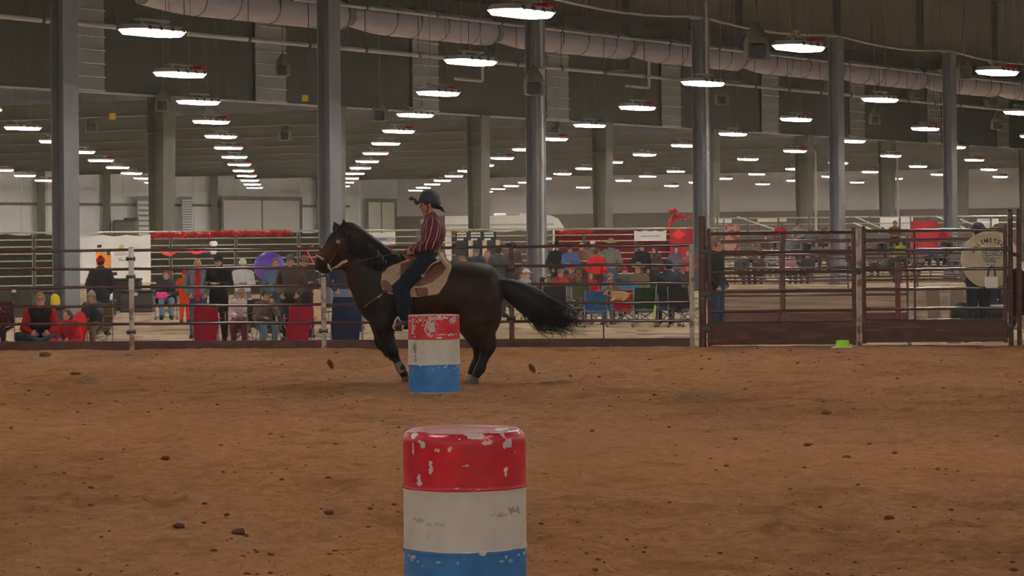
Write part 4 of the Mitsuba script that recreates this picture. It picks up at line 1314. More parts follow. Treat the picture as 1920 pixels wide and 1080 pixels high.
# ---------------------------------------------------------------- people
mat('skin', lin(176, 132, 114), 0.6, 0, 0.3, linear=True)
mat('skin_tan', lin(178, 124, 100), 0.6, 0, 0.3, linear=True)
mat('skin_brown', lin(130, 86, 66), 0.6, 0, 0.3, linear=True)
mat('eye_dark', lin(40, 30, 26), 0.3, linear=True)
mat('lips', lin(170, 92, 84), 0.6, linear=True)
V3 = lambda *a: np.array(a, float)


def rot(ax, deg):
    a = np.array(ax, float); a /= np.linalg.norm(a)
    return trimesh.transformations.rotation_matrix(math.radians(deg), a)[:3, :3]


# joints of a 1.70 m adult facing -y, x to the figure's left; head given by its centre and its turn
def pose_stand(arms='down'):
    J = dict(pelvis=V3(0, 0, .93), chest=V3(0, .01, 1.25), neck=V3(0, .012, 1.44), head=V3(0, -.012, 1.585), HR=np.eye(3))
    for s, n in ((1, 'L'), (-1, 'R')):
        J['sh' + n] = V3(.178 * s, .01, 1.375)
        J['hip' + n], J['kn' + n], J['an' + n], J['toe' + n] = V3(.085 * s, 0, .89), V3(.105 * s, -.015, .48), V3(.115 * s, .02, .085), V3(.145 * s, -.14, .035)
        if arms == 'down':
            J['el' + n], J['wr' + n], J['hd' + n] = V3(.235 * s, .03, 1.11), V3(.245 * s, -.05, .87), V3(.235 * s, -.085, .79)
        elif arms == 'hold':
            J['el' + n], J['wr' + n], J['hd' + n] = V3(.235 * s, .0, 1.12), V3(.10 * s, -.21, 1.14), V3(.04 * s, -.27, 1.17)
        elif arms == 'pocket':
            J['el' + n], J['wr' + n], J['hd' + n] = V3(.27 * s, .06, 1.12), V3(.19 * s, -.09, .95), V3(.15 * s, -.13, .90)
    if arms == 'hold':
        J['HR'] = rot((1, 0, 0), 14)
    return J


def pose_sit(lean=8, arms='lap'):
    J = dict(pelvis=V3(0, .06, .50), HR=np.eye(3))
    R = rot((1, 0, 0), lean)                                 # positive: leaning forward (toward -y)
    up = R @ V3(0, 0, 1)
    P = J['pelvis']
    J['chest'], J['neck'] = P + R @ V3(0, .0, .32), P + R @ V3(0, .0, .51)
    J['head'] = J['neck'] + R @ V3(0, -.03, .145)
    for s, n in ((1, 'L'), (-1, 'R')):
        J['sh' + n] = P + R @ V3(.178 * s, 0, .445)
        J['hip' + n], J['kn' + n], J['an' + n], J['toe' + n] = P + V3(.09 * s, -.02, -.02), V3(.13 * s, -.40, .50), V3(.12 * s, -.38, .085), V3(.14 * s, -.53, .035)
        J['el' + n] = J['sh' + n] + V3(.07 * s, -.02, -.265)
        J['wr' + n], J['hd' + n] = V3(.10 * s, -.24, .64), V3(.05 * s, -.31, .645)
        if arms == 'face' and s == 1:
            J['el' + n], J['wr' + n], J['hd' + n] = J['sh' + n] + V3(.07, -.14, -.21), J['head'] + V3(.10, -.12, -.17), J['head'] + V3(.085, -.11, -.08)
    return J


def pose_floor(lean=14):
    """Sitting on the ground, legs crossed in front."""
    J = dict(pelvis=V3(0, .05, .13), HR=np.eye(3))
    R = rot((1, 0, 0), lean)
    P = J['pelvis']
    J['chest'], J['neck'] = P + R @ V3(0, .0, .32), P + R @ V3(0, 0, .51)
    J['head'] = J['neck'] + R @ V3(0, -.02, .145)
    for s, n in ((1, 'L'), (-1, 'R')):
        J['sh' + n] = P + R @ V3(.178 * s, 0, .445)
        J['hip' + n], J['kn' + n] = P + V3(.09 * s, -.02, -.01), V3(.34 * s, -.22, .17)
        J['an' + n], J['toe' + n] = V3(-.02 * s, -.36 - .05 * (s > 0), .08), V3(-.15 * s, -.38 - .07 * (s > 0), .05)
        J['el' + n] = J['sh' + n] + V3(.08 * s, -.03, -.26)
        J['wr' + n], J['hd' + n] = V3(.16 * s, -.22, .24), V3(.09 * s, -.28, .22)
    return J


def pose_knees(lean=22):
    """Sitting on the ground with the knees drawn up, one hand at the face."""
    J = pose_floor(lean)
    for s, n in ((1, 'L'), (-1, 'R')):
        J['kn' + n], J['an' + n], J['toe' + n] = V3(.14 * s, -.28, .42), V3(.13 * s, -.42, .08), V3(.15 * s, -.56, .035)
        J['wr' + n], J['hd' + n] = V3(.10 * s, -.36, .40), V3(.02 * s, -.42, .37)
        J['el' + n] = J['sh' + n] + V3(.08 * s, -.12, -.22)
    J['elL'], J['wrL'], J['hdL'] = J['shL'] + V3(.09, -.18, -.13), J['head'] + V3(.13, -.12, -.15), J['head'] + V3(.10, -.10, -.06)
    return J


def person_prims(J):
    lat = J['shL'] - J['shR']; lat /= np.linalg.norm(lat)
    up = J['neck'] - J['pelvis']; up /= np.linalg.norm(up)
    fw = np.cross(up, lat); fw /= np.linalg.norm(fw)
    B = np.stack([lat, fw, up], 1)
    P, Ch, N = J['pelvis'], J['chest'], J['neck']
    torso = [ell(P + up * .02, (.158, .112, .125), .05, B), ell(P * .6 + Ch * .4, (.138, .100, .15), .06, B), ell(Ch + up * .01, (.160, .112, .165), .06, B),
             cap_(J['shL'] - lat * .03, J['shR'] + lat * .03, .062, .062, .06), cap_(Ch + up * .1, N - up * .02, .10, .062, .06)]
    neck = [cap_(N - up * .03, J['head'] - up * .05, .056, .052, .03)]
    legs, arms, feet = [], [], []
    for n in 'LR':
        legs += [cap_(J['hip' + n], J['kn' + n], .086, .058, .04), cap_(J['kn' + n], J['kn' + n] * .7 + J['an' + n] * .3, .056, .057, .03), cap_(J['kn' + n] * .7 + J['an' + n] * .3, J['an' + n], .057, .037, .03)]
        arms += [cap_(J['sh' + n], J['el' + n], .052, .041, .035), cap_(J['el' + n], J['wr' + n], .041, .027, .02)]
        t_ = J['toe' + n]; a_ = J['an' + n]
        heel = a_ + (a_ - t_) / np.linalg.norm(a_ - t_) * .03 + V3(0, 0, -.02)
        feet += [cap_(heel, t_, .04, .034, .03), cap_(a_, a_ * .5 + t_ * .5, .042, .036, .03)]
    return torso, neck, legs, arms, feet


def head_prims(J):
    c, R = J['head'], J['HR']
    p = lambda x, y, z: c + R @ V3(x, y, z)
    q = [ell(p(0, .012, .03), (.074, .092, .088), .03, R), ell(p(0, -.018, -.035), (.060, .070, .078), .03, R), ell(p(0, -.055, -.082), (.036, .032, .03), .03, R),
         cap_(p(0, -.083, .012), p(0, -.106, -.022), .010, .0145, .012), ell(p(.034, -.066, -.018), (.022, .02, .02), .02, R), ell(p(-.034, -.066, -.018), (.022, .02, .02), .02, R),
         cap_(p(-.03, -.079, .026), p(.03, -.079, .026), .010, .010, .015), cap_(p(-.016, -.083, -.052), p(.016, -.083, -.052), .010, .010, .012)]
    for s in (1, -1):
        q.append(ell(p(.076 * s, .012, -.008), (.011, .021, .031), .01, R))
    return q


def finger(p, d, n, L, r, curl):
    """Two bent joints; d = direction, n = palm normal the finger curls toward."""
    q = [p]
    a = 0.0
    for s in (0.45, 0.32, 0.23):
        a += curl
        q.append(q[-1] + (d * math.cos(a) + n * math.sin(a)) * L * s)
    return tube(q, [r, r * .95, r * .85, r * .65], 6)


def hand(w, h, thumb, palm_n, curl=0.45, s=1.0):
    """Wrist w, knuckles toward h; thumb = direction of the thumb's side; palm_n = way the palm faces."""
    d = h - w; d /= np.linalg.norm(d)
    t = thumb - d * (thumb @ d); t /= np.linalg.norm(t)
    n = np.cross(d, t)
    if n @ palm_n < 0: n = -n
    pts = []
    for a_, b_, c_ in ((0, .022, .013), (.045, .038, .015), (.088, .040, .011)):
        for x in (-1, -.5, .5, 1):
            for y in (-1, 1):
                pts.append(w + (d * a_ + t * x * b_ + n * y * c_ * (1.0 if abs(x) < 1 else .6)) * s)
    parts = [trimesh.convex.convex_hull(np.array(pts))]
    for x, L in ((.030, .072), (.010, .080), (-.011, .074), (-.030, .058)):
        parts.append(finger(w + (d * .084 + t * x) * s, d, n, L * s, .0088 * s, curl))
    parts.append(finger(w + (d * .022 + t * .030) * s, (d * .62 + t * .78) / 1.0, n, .066 * s, .0100 * s, curl * .6))
    return cat(parts)


def build_pose(J, res=0.024):
    torso, neck, legs, arms, feet = person_prims(J)
    body = soft(torso + neck + legs + arms + feet + head_prims(J), 0.019)
    hands = []
    for n, s in (('L', 1), ('R', -1)):
        hands.append(hand(J['wr' + n], J['hd' + n], V3(-s, -.35, .35), V3(-s * .2, 0, -1), 0.5))
    out = {'body': cat([body] + hands)}
    lat = J['shL'] - J['shR']; lat /= np.linalg.norm(lat)
    up = J['neck'] - J['pelvis']; up /= np.linalg.norm(up)
    collar = [cap_(J['neck'] - up * .05, J['neck'] + up * .005, .072, .068, .03)]
    hem = J['pelvis'] - up * .06
    out['jacket'] = soft(torso + arms + collar, res, 0.026, lambda P: (hem - P) @ up if False else -((P - hem) @ up))
    top = J['pelvis'] + up * .10
    pel = [torso[0], ell(J['pelvis'] - up * .03, (.15, .11, .11), .05)]
    out['trousers'] = soft(pel + legs, res, 0.021)
    out['shoes'] = soft(feet, 0.021, 0.012)
    c, R = J['head'], J['HR']
    eyes = []
    for s in (1, -1):
        m = trimesh.creation.icosphere(1, .0105); m.vertices *= [1.25, .8, .8]; m.vertices = m.vertices @ R.T + c + R @ V3(.03 * s, -.080, .008); eyes.append(m)
    out['eyes'] = cat(eyes)
    m = trimesh.creation.icosphere(1, .008); m.vertices *= [2.6, .8, .7]; m.vertices = m.vertices @ R.T + c + R @ V3(0, -.0925, -.053)
    out['mouth'] = m
    return {k: mikit.ply(v, 'skin', smooth=True) for k, v in out.items()}


POSES = {'stand': pose_stand(), 'hold': pose_stand('hold'), 'pocket': pose_stand('pocket'), 'sit': pose_sit(), 'sit_back': pose_sit(-10), 'sit_face': pose_sit(16, 'face'), 'floor': pose_floor(), 'knees': pose_knees()}
TOPZ = {k: v['head'][2] + .12 for k, v in POSES.items()}
BUILT = {}

# hair and hats in the head's own frame (centre of the head at the origin, facing -y)
HEADC = np.zeros(3)
_h = [ell((0, .016, .034), (.080, .099, .094), .02)]
def hair_cut(P):
    x, y, z = P[..., 0], P[..., 1], P[..., 2]
    a = -(y + .050)                                           # keep behind the face plane ...
    b = .072 - z                                              # ... or above the hairline
    return np.minimum(a, b)


HEADWEAR = {
    'short_hair': soft(_h, .016, .006, lambda P: np.maximum(hair_cut(P), -(P[..., 2] + .055))),
    'long_hair': soft(_h + [cap_((.062, .02, .0), (.085, .015, -.19), .032, .042, .03), cap_((-.062, .02, .0), (-.085, .015, -.19), .032, .042, .03), cap_((0, .07, .0), (0, .085, -.2), .055, .06, .04)], .014, .006, hair_cut),
    'pony_hair': soft(_h + [cap_((0, .10, .04), (0, .16, -.02), .03, .035, .02), cap_((0, .16, -.02), (0, .15, -.16), .035, .016, .02)], .012, .006, lambda P: np.where(P[..., 1] > .09, -1, np.maximum(hair_cut(P), -(P[..., 2] + .055)))),
    'fringe_hair': soft(_h, .016, .003, lambda P: np.maximum(np.minimum(-(P[..., 1] - .0), 1), np.maximum(-(P[..., 2] + .055), P[..., 2] - .05))),
}
HATS = {
    'beanie': [soft([ell((0, .012, .045), (.088, .106, .10), .02), ell((0, .02, .135), (.03, .03, .028), .03)], .012, .004, lambda P: -(P[..., 2] - .030)), lathe([(.088, 0), (.096, .004), (.096, .04), (.088, .044)], 20).apply_transform(np.diag([1, 1.17, 1, 1])).apply_translation((0, .012, .028))],
    'cap': [soft([ell((0, .012, .05), (.086, .103, .088), .02)], .012, .003, lambda P: -(P[..., 2] - .045)),
            trimesh.convex.convex_hull(np.array([[.082 * math.cos(a) * k, -.055 - .12 * math.sin(a) * k * k, .052 + z - .018 * math.sin(a)] for a in np.linspace(.05, math.pi - .05, 12) for k in (1.0,) for z in (0, .008)]))],
    'cowboy_hat': [soft([ell((0, .012, .07), (.088, .108, .10), .02), ell((0, .012, .165), (.05, .085, .02), .02)], .012, .004, lambda P: np.maximum(-(P[..., 2] - .05), P[..., 2] - .185 + np.maximum(.03 - np.abs(P[..., 0]), 0) * .6)),
                   sheet(lambda u, v: [(.085 + .10 * v) * math.cos(2 * math.pi * u), .012 + (.102 + .085 * v) * math.sin(2 * math.pi * u), .056 + .05 * (abs(math.cos(2 * math.pi * u)) ** 3) * v * v - .012 * abs(math.sin(2 * math.pi * u)) * v], 33, 5, .006)],
}
WEAR_SHAPES = {k: [mikit.ply(v, 'black_hair', smooth=True)] for k, v in HEADWEAR.items()}
WEAR_SHAPES.update({k: [mikit.ply(m, 'black_hair', smooth=True) for m in v] for k, v in HATS.items()})
glasses_shape = mikit.ply(cat([trimesh.creation.torus(.021, .003, 14, 5).apply_transform(trimesh.transformations.rotation_matrix(math.pi / 2, [1, 0, 0])).apply_translation((s * .03, -.097, .006)) for s in (1, -1)] + [tube([(-.01, -.099, .008), (.01, -.099, .008)], .003, 4), tube([(.051, -.096, .01), (.078, .0, .01)], .003, 4), tube([(-.051, -.096, .01), (-.078, .0, .01)], .003, 4)]), 'black_metal')
scarf_shape = {}


def person(px, Y, pose, label, top, bottom, head_y=None, turn=0.0, hair=None, hair_col=(70, 50, 36), hat=None, hat_col=(30, 30, 32), shoes=(40, 38, 36), skin='skin', floor=OUT_Z, scale=None, glasses=False, group=None, seat=None):
    if pose not in BUILT:
        BUILT[pose] = build_pose(POSES[pose])
    shp, J = BUILT[pose], POSES[pose]
    base = on(px, Y, floor)
    lift = 0.0
    if scale is None:
        zt = at(px, head_y, Y)[2]
        extra = {'cap': .0, 'beanie': .02, 'cowboy_hat': .05}.get(hat, 0)
        scale = min(1.18, max(.42, (zt - floor) / (TOPZ[pose] + extra)))
    # turned to the viewer plus its own turn; the head sits over the column
    th = math.radians(turn)
    M = place(base, th, scale)
    t = thing('person', label, 'person', group, M)
    put('body', shp['body'], t, bsdf=skin)
    k = t
    put('eyes', shp['eyes'], t, bsdf='eye_dark')
    put('mouth', shp['mouth'], t, bsdf='lips')
    if top is not None:
        put('jacket', shp['jacket'], t, bsdf=cloth(top))
    put('trousers', shp['trousers'], t, bsdf=cloth(bottom))
    put('shoes', shp['shoes'], t, bsdf=cloth(shoes))
    Hm = M @ T(np.vstack([np.c_[J['HR'], J['head']], [0, 0, 0, 1]]))
    if hair:
        for s_ in WEAR_SHAPES[hair]:
            put('hair', s_, t, Hm, bsdf=cloth(hair_col))
    if hat:
        hk = None
        for n_, s_ in enumerate(WEAR_SHAPES[hat]):
            if n_ == 0:
                hk = put('hat', s_, t, Hm, bsdf=cloth(hat_col))
            else:
                put('brim' if hat != 'beanie' else 'cuff', s_, hk, Hm, bsdf=cloth(hat_col))
    if glasses:
        put('glasses', glasses_shape, t, Hm)
    return t


# ---------------------------------------------------------------- camp chairs
def chair_meshes():
    back = sheet(lambda u, v: [(-.27 + .54 * u) * (1 - .06 * v), .20 + .12 * v - .05 * math.sin(math.pi * u), .40 + .46 * v], 13, 9, .012)
    seat = sheet(lambda u, v: [-.26 + .52 * u, -.24 + .45 * v, .42 - .05 * v - .05 * math.sin(math.pi * u)], 13, 7, .012)
    tubes = [[(-.27, -.25, .02), (.27, .25, .42)], [(.27, -.25, .02), (-.27, .25, .42)], [(-.27, -.25, .02), (-.27, .24, .42)], [(.27, -.25, .02), (.27, .24, .42)],
             [(-.27, .25, .02), (.27, -.25, .42)], [(.27, .25, .02), (-.27, -.25, .42)], [(-.27, .25, .02), (-.27, .26, .45), (-.25, .32, .88)], [(.27, .25, .02), (.27, .26, .45), (.25, .32, .88)],
             [(-.28, -.25, .42), (-.29, -.26, .60)], [(.28, -.25, .42), (.29, -.26, .60)]]
    arms = [sheet(lambda u, v, s=s: [s * (.27 + .07 * u), -.28 + .52 * v, .615], 3, 6, .012) for s in (1, -1)]
    return back, seat, tubes, arms


_b, _s, _t, _a = chair_meshes()
CH = {'backrest': mikit.ply(_b, 'skin', smooth=40), 'seat': mikit.ply(_s, 'skin', smooth=40), 'legs': [mikit.ply(tube(q, .011, 6), 'grey_steel', smooth=40) for q in _t], 'armrest': [mikit.ply(m, 'skin', smooth=40) for m in _a],
      'apron': mikit.ply(sheet(lambda u, v: [(-.26 + .52 * u) * (.86 + .14 * v), -.265 - .03 * math.sin(math.pi * u), .05 + .40 * v], 11, 6, .012), 'skin', smooth=40),
      'foot': mikit.ply(cat([box((x, y, .012), (.05, .05, .024)) for x in (-.27, .27) for y in (-.25, .25)]), 'black_metal')}


def camp_chair(px, Y, label, col, turn=0.0, s=1.0, frame_m='grey_steel', group=None, floor=OUT_Z, p=None, apron=False):
    M = place(on(px, Y, floor) if p is None else p, math.radians(turn), s)
    t = thing('camp_chair', label, 'chair', group, M)
    put('backrest', CH['backrest'], t, bsdf=cloth(col))
    put('seat', CH['seat'], t, bsdf=cloth(col))
    for q in CH['legs']:
        put('leg', q, t, bsdf=frame_m)
    for q in CH['armrest']:
        put('armrest', q, t, bsdf=cloth(col))
    put('feet', CH['foot'], t)
    if apron:
        put('apron', CH['apron'], t, bsdf=cloth(col))
    return t


# ---------------------------------------------------------------- the rider
def rj(px, py, lat):
    return hp(px, py, lat)


RJ = dict(pelvis=rj(806, 483, 0), chest=rj(815, 440, 0), neck=rj(813, 411, 0), head=rj(809, 385, 0))
lat_ = V3(0, -1, 0)                                          # the rider's left is toward the viewer
RJ['HR'] = np.stack([V3(0, -1, 0), V3(1, 0, 0), V3(0, 0, 1)], 1)      # head frame: x -> left (viewer), -y -> facing left in the picture
RJ['HR'] = rot((0, 1, 0), -6) @ RJ['HR']
for n, l in (('L', -1), ('R', 1)):
    RJ['sh' + n] = rj(817, 421, .172 * l)
    RJ['el' + n] = rj(819, 456, .225 * l) if l < 0 else rj(810, 456, .225)
    RJ['wr' + n] = rj(781, 471, .10 * l) if l < 0 else rj(776, 469, .08)
    RJ['hd' + n] = rj(769, 472, .06 * l)
    RJ['hip' + n] = rj(805, 488, .155 * l)
    RJ['kn' + n] = rj(757, 540, .365 * l)
    RJ['an' + n] = rj(766, 597, .36 * l)
    RJ['toe' + n] = rj(747, 610, .37 * l)
torso, neck_p, legs_p, arms_p, feet_p = person_prims(RJ)
rider = thing('person', 'person riding the bay horse in a dark helmet, striped maroon shirt and dark jeans', 'person', None, HM)
rb = soft(torso + neck_p + legs_p + arms_p + feet_p + head_prims(RJ), 0.0115)
rh = [hand(RJ['wrL'], RJ['hdL'], V3(0, .3, 1), V3(0, 1, 0), 0.95), hand(RJ['wrR'], RJ['hdR'], V3(0, -.3, 1), V3(0, -1, 0), 0.95)]
obj('body', cat([rb] + rh), 'skin', rider, smooth=True)
RC = (HM @ mi.ScalarPoint3f(*((RJ['pelvis'] + RJ['chest']) / 2).tolist()))
rcx, rcy, rcz = float(RC.x), float(RC.y), float(RC.z)


def stripes(p, n, uv):
    ang = dr.atan2(p.y - rcy, p.x - rcx - 0.10 * (p.z - rcz))
    s = ang * 3.0 + noise(p.z * 9, p.x * 5, 1) * 0.4 - (p.z - rcz) * 2.2
    f = dr.abs(s - dr.floor(s) - 0.5)
    g = fbm(p.x * 40, p.y * 40, p.z * 40, 2)
    base = mix((0.060, 0.0085, 0.018), (0.10, 0.016, 0.030), g)
    c = mix(base, (0.60, 0.44, 0.38), smoothstep(0.42, 0.46, f))
    thin = dr.abs(s * 2 - dr.floor(s * 2) - 0.5)
    return mix(c, (0.28, 0.14, 0.13), smoothstep(0.465, 0.49, thin) * (1 - smoothstep(0.36, 0.42, f)))


mat('striped_shirt', mikit.proc(stripes), 0.8, 0, 0.25)
mat('dark_denim', mikit.proc(lambda p, n, uv: mix((0.0050, 0.0080, 0.0125), (0.011, 0.016, 0.023), fbm(p.x * 25, p.y * 25, p.z * 25, 3))), 0.85, 0, 0.2)
mat('helmet_shell', lin(32, 34, 44), 0.6, linear=True)
upv = RJ['neck'] - RJ['pelvis']; upv /= np.linalg.norm(upv)
sh_p = torso[1:] + [cap_(q[1], q[2], q[3] + .012, q[4] + .012, .035) for q in arms_p] + [cap_(RJ['neck'] - upv * .05, RJ['neck'] + upv * .012, .076, .066, .03), ell(rj(819, 437, 0), (.125, .165, .14), .06), ell(rj(809, 466, 0), (.105, .13, .06), .05)]
hem_ = RJ['pelvis'] + upv * .055
obj('shirt', soft(sh_p, 0.0115, 0.014, lambda P: -((P - hem_) @ upv)), 'striped_shirt', rider, smooth=True)
obj('collar', cat([sheet(lambda u, v, l=l: rj(814 - 20 * u, 408 + 3 * v + 11 * u - 5 * (1 - v), l * (.062 - .02 * u) * (1 + .25 * v)), 5, 3, .007) for l in (-1, 1)]), 'fleece', rider, smooth=40, label='pale inner collar')
obj('cuff', cat([tube([RJ['wr' + n] * .86 + RJ['el' + n] * .14, RJ['wr' + n]], [.054, .050], 14) for n in 'LR']), 'striped_shirt', rider, smooth=40)
top_ = RJ['pelvis'] + upv * .085
flare = [cap_(RJ['kn' + n], RJ['an' + n] + V3(0, 0, .0), .066, .072, .03) for n in 'LR']
obj('jeans', soft([torso[0], ell(RJ['pelvis'] + V3(.02, 0, -.03), (.15, .14, .11), .05)] + [cap_(q[1], q[2], q[3] + .004, q[4] + .012, .05) for q in legs_p] + flare, 0.0125, 0.018, lambda P: np.maximum((P - top_) @ upv, (RJ['anL'][2] - .01) - P[..., 2])), 'dark_denim', rider, smooth=True)
obj('belt', tube([rj(806, 476, 0) + .0 * upv + V3(.152 * math.cos(a) * .86, .168 * math.sin(a), .02 * math.cos(a)) for a in np.linspace(0, 2 * math.pi, 25)], .016, 6), 'dark_leather', rider, smooth=40)
obj('buckle', box(rj(786, 481, -.02), (.02, .09, .06), .008), 'chrome', rider, label='bright belt buckle')
obj('boots', soft([cap_(q[1], q[2], q[3], q[4], .03) for q in feet_p] + [cap_(RJ['an' + n] + V3(0, 0, .05), RJ['an' + n], .05, .046, .03) for n in 'LR'], 0.011, 0.010), 'dark_leather', rider, smooth=True)
hR, hC = RJ['HR'], RJ['head']
Hd = np.eye(4); Hd[:3, :3], Hd[:3, 3] = hR, hC


def on_head(m):
    m = m.copy(); m.apply_transform(Hd); return m


obj('hair', on_head(soft(_h, .010, .003, lambda P: np.maximum(hair_cut(P), -(P[..., 2] + .07)))), cloth((84, 58, 40)), rider, smooth=True)
pt = [strand([rj(819, 391, w), rj(829, 390 + o, w), rj(836, 394 + o * 1.5, w), rj(839 + o, 399 + o, w)], .012, .004) for o, w in zip(np.linspace(-2.2, 2.2, 12), rng.normal(0, .012, 12))]
obj('ponytail', cat(pt), cloth((74, 52, 38)), rider, smooth=True)
hk = obj('helmet', on_head(soft([ell((0, .020, .060), (.102, .124, .112), .02), ell((0, .012, .03), (.100, .118, .055), .03), ell((0, .06, .0), (.09, .085, .07), .03)], .010, .004, lambda P: (.030 - np.maximum(P[..., 1] - .03, 0) * .9) - P[..., 2])), 'helmet_shell', rider, smooth=True)
obj('peak', on_head(sheet(lambda u, v: [(-.075 + .15 * u) * (1 - .1 * v), -.105 - .055 * v * (1 - (2 * u - 1) ** 2 * .5), .030 - .012 * v], 9, 4, .008)), 'helmet_shell', hk, smooth=40)
obj('camera', on_head(cat([box((0, -.185, .098), (.06, .045, .045), .008), tube([(0, -.20, .098), (0, -.222, .098)], .016, 12), box((0, -.15, .065), (.03, .03, .06), .006), box((0, -.128, .04), (.05, .035, .05), .008)])), 'black_metal', hk, label='small black action camera mounted on the helmet front')
obj('chin_strap', on_head(tube([(.085, .005, .02), (.076, -.012, -.06), (.03, -.045, -.112), (0, -.052, -.118), (-.03, -.045, -.112), (-.076, -.012, -.06), (-.085, .005, .02)], .007, 6)), 'black_ink', hk, smooth=40)
eyes = []
for s in (1, -1):
    m = trimesh.creation.icosphere(2, .011); m.vertices *= [1.2, .8, .75]; m.apply_translation((.03 * s, -.080, .006)); eyes.append(on_head(m))
obj('eyes', cat(eyes), 'eye_dark', rider, smooth=True)
m = trimesh.creation.icosphere(2, .008); m.vertices *= [2.6, .8, .7]; m.apply_translation((0, -.0925, -.053))
obj('mouth', on_head(m), 'lips', rider, smooth=True)

# ---------------------------------------------------------------- grey pens behind the spectators
F0 = on(-70, 88.0, 0) * [1, 1, 0]
FD = np.array([0.8, 0.6, 0.0])
FN = np.array([0.6, -0.8, 0.0])                              # toward the camera side


def far_pt(px, z, out=0.0):
    u = (px - 960) / FOCAL
    b = F0 + FN * out
    t = (u * b[1] - b[0]) / (FD[0] - u * FD[1])
    return b + FD * t + [0, 0, z]


PEN_Z = [2.02, 1.78, 1.545, 1.31, 1.07, 0.83, 0.56, 0.25]
names = ['at the left edge', 'behind the woman in the red shirt', 'left of the white banner', 'behind the white banner', 'under the red tinsel', 'behind the bald man', 'behind the purple ball', 'left of the horse head', 'behind the horse neck', 'behind the rider', 'behind the hanging jerseys', 'behind the third steel column', 'before the red curtain', 'left of the white sign', 'by the red banner']
for n_ in range(13):
    a_ = F0 + FD * (n_ * 2.62)
    b_ = a_ + FD * 2.58
    t = thing('stall_fence', 'grey tube stall fence %s' % names[n_], 'fence', 'grey tube panels behind the spectators')
    for z in PEN_Z:
        obj('rail', tube([a_ + [0, 0, z], b_ + [0, 0, z]], 0.034 if z == 2.02 else 0.022, 8), 'pen_tube', t, smooth=50)
    for q in (a_ + FD * .03, b_ - FD * .03):
        obj('upright', tube([q + [0, 0, OUT_Z], q + [0, 0, 2.04]], 0.03, 8), 'frame_steel', t, smooth=50)


mat('dun_curtain', lin(92, 84, 72), 0.9, 0, 0.1, linear=True)


def hung(name, pxa, pxb, z0, z1, m_, lab, cat_, out=0.08, wave=0.03, nu=22, nv=12):
    a_, b_ = far_pt(pxa, 0, out), far_pt(pxb, 0, out)
    def fn(u, v):
        p = a_ + (b_ - a_) * u
        s = math.sin(u * 17) * .5 + math.sin(u * 6.5 + 1.7 * v) * .6
        sag = 0.05 * math.sin(math.pi * ((u * 3) % 1)) * v ** 6
        return p + FN * (wave * s * (0.4 + .6 * (1 - v))) + np.array([0, 0, z0 + (z1 - z0) * v - sag])
    t = thing(name, lab, cat_)
    obj('cloth', sheet(fn, nu, nv, 0.012), m_, t, smooth=50)
    return t, fn


for pxa, pxb, m_, lab in ((-60, 146, 'stall_curtain', 'dark olive stall curtain behind the pens at the left edge'), (283, 470, 'stall_curtain', 'dark olive stall curtain behind the red tinsel'), (470, 690, 'stall_curtain', 'dark olive stall curtain behind the horse head'),
                          (846, 1036, 'dun_curtain', 'dun brown curtain behind the three hanging jerseys'),
                          (1040, 1190, 'red_curtain', 'dark red curtain behind the pens right of the third column'), (1190, 1312, 'red_curtain', 'dark red curtain behind the white sign')):
    hung('curtain', pxa, pxb, OUT_Z + .02, 1.98, m_, lab, 'curtain', -0.5, 0.06, 40, 6)
t, fn = hung('banner', 148, 282, 0.27, 1.93, 'white_vinyl', 'large white banner with an orange and gold emblem hung on the grey pens', 'banner', 0.10, 0.02)
def mark(u0, u1, v0, v1, m_, name, t=t, fn=fn, lab=None):
    def g(u, v):
        return fn(u0 + (u1 - u0) * u, v0 + (v1 - v0) * v) + FN * 0.012
    obj(name, sheet(g, 6, 5, 0.004), m_, t, smooth=40, label=lab)
mark(.23, .36, .36, .70, 'orange_ink', 'emblem', lab='orange emblem')
mark(.36, .44, .32, .60, 'orange_ink', 'emblem', lab='orange emblem')
for q in ((.25, .31, .74, .80), (.38, .43, .58, .66), (.46, .52, .16, .23)):
    mark(*q, 'black_ink', 'bug_mark', lab='small black mark')
c_ = [fn(.59 + .035 * math.cos(a), .75 + .055 * math.sin(a)) + FN * .016 for a in np.linspace(0, 2 * math.pi, 15)[:-1]]
m = trimesh.Trimesh(np.vstack([c_, [np.mean(c_, 0)]]), [[i, (i + 1) % 14, 14] for i in range(14)], process=False)
obj('seal', m, 'gold_ink', t, label='round gold seal')
r_ = np.random.default_rng(9)
for v, u0, u1 in ((.61, .49, .67), (.575, .49, .69), (.49, .54, .60), (.46, .55, .66)):
    u = u0
    while u < u1:
        w = .008 + .014 * r_.random()
        mark(u, min(u + w, u1), v, v + .022, 'grey_ink', 'print')
        u += w + .005
mat('flag_blue', lin(92, 100, 150), 0.7, linear=True)
t, fn = hung('banner', 690, 741, 1.34, 1.97, 'white_vinyl', 'small white, grey-blue and red banner on the pens right of the horse neck', 'banner', 0.1, 0.015, 12, 8)
mark(.0, 1, .42, .68, 'grey_ink', 'band', t, fn); mark(.05, .95, .5, .6, 'flag_blue', 'lettering', t, fn)
mark(.0, .5, .02, .24, 'pen_red', 'band', t, fn); mark(.4, .8, .02, .24, 'flag_blue', 'band', t, fn); mark(.78, 1, .06, .26, 'pen_red', 'band', t, fn)
t, fn = hung('banner', 1189, 1249, 1.52, 1.95, 'white_vinyl', 'small white sign with a faint grey line on the pens before the red curtain', 'sign', 0.1, 0.012, 12, 6)
mark(.2, .8, .4, .5, 'grey_ink', 'print', t, fn)
t, fn = hung('banner', 1256, 1312, .9, 2.0, 'pen_red', 'bright red banner with a diamond left of the gate post', 'banner', 0.1, 0.012, 10, 8)
q = [fn(.28, .99), fn(.52, .80), fn(.28, .61), fn(.06, .80)]
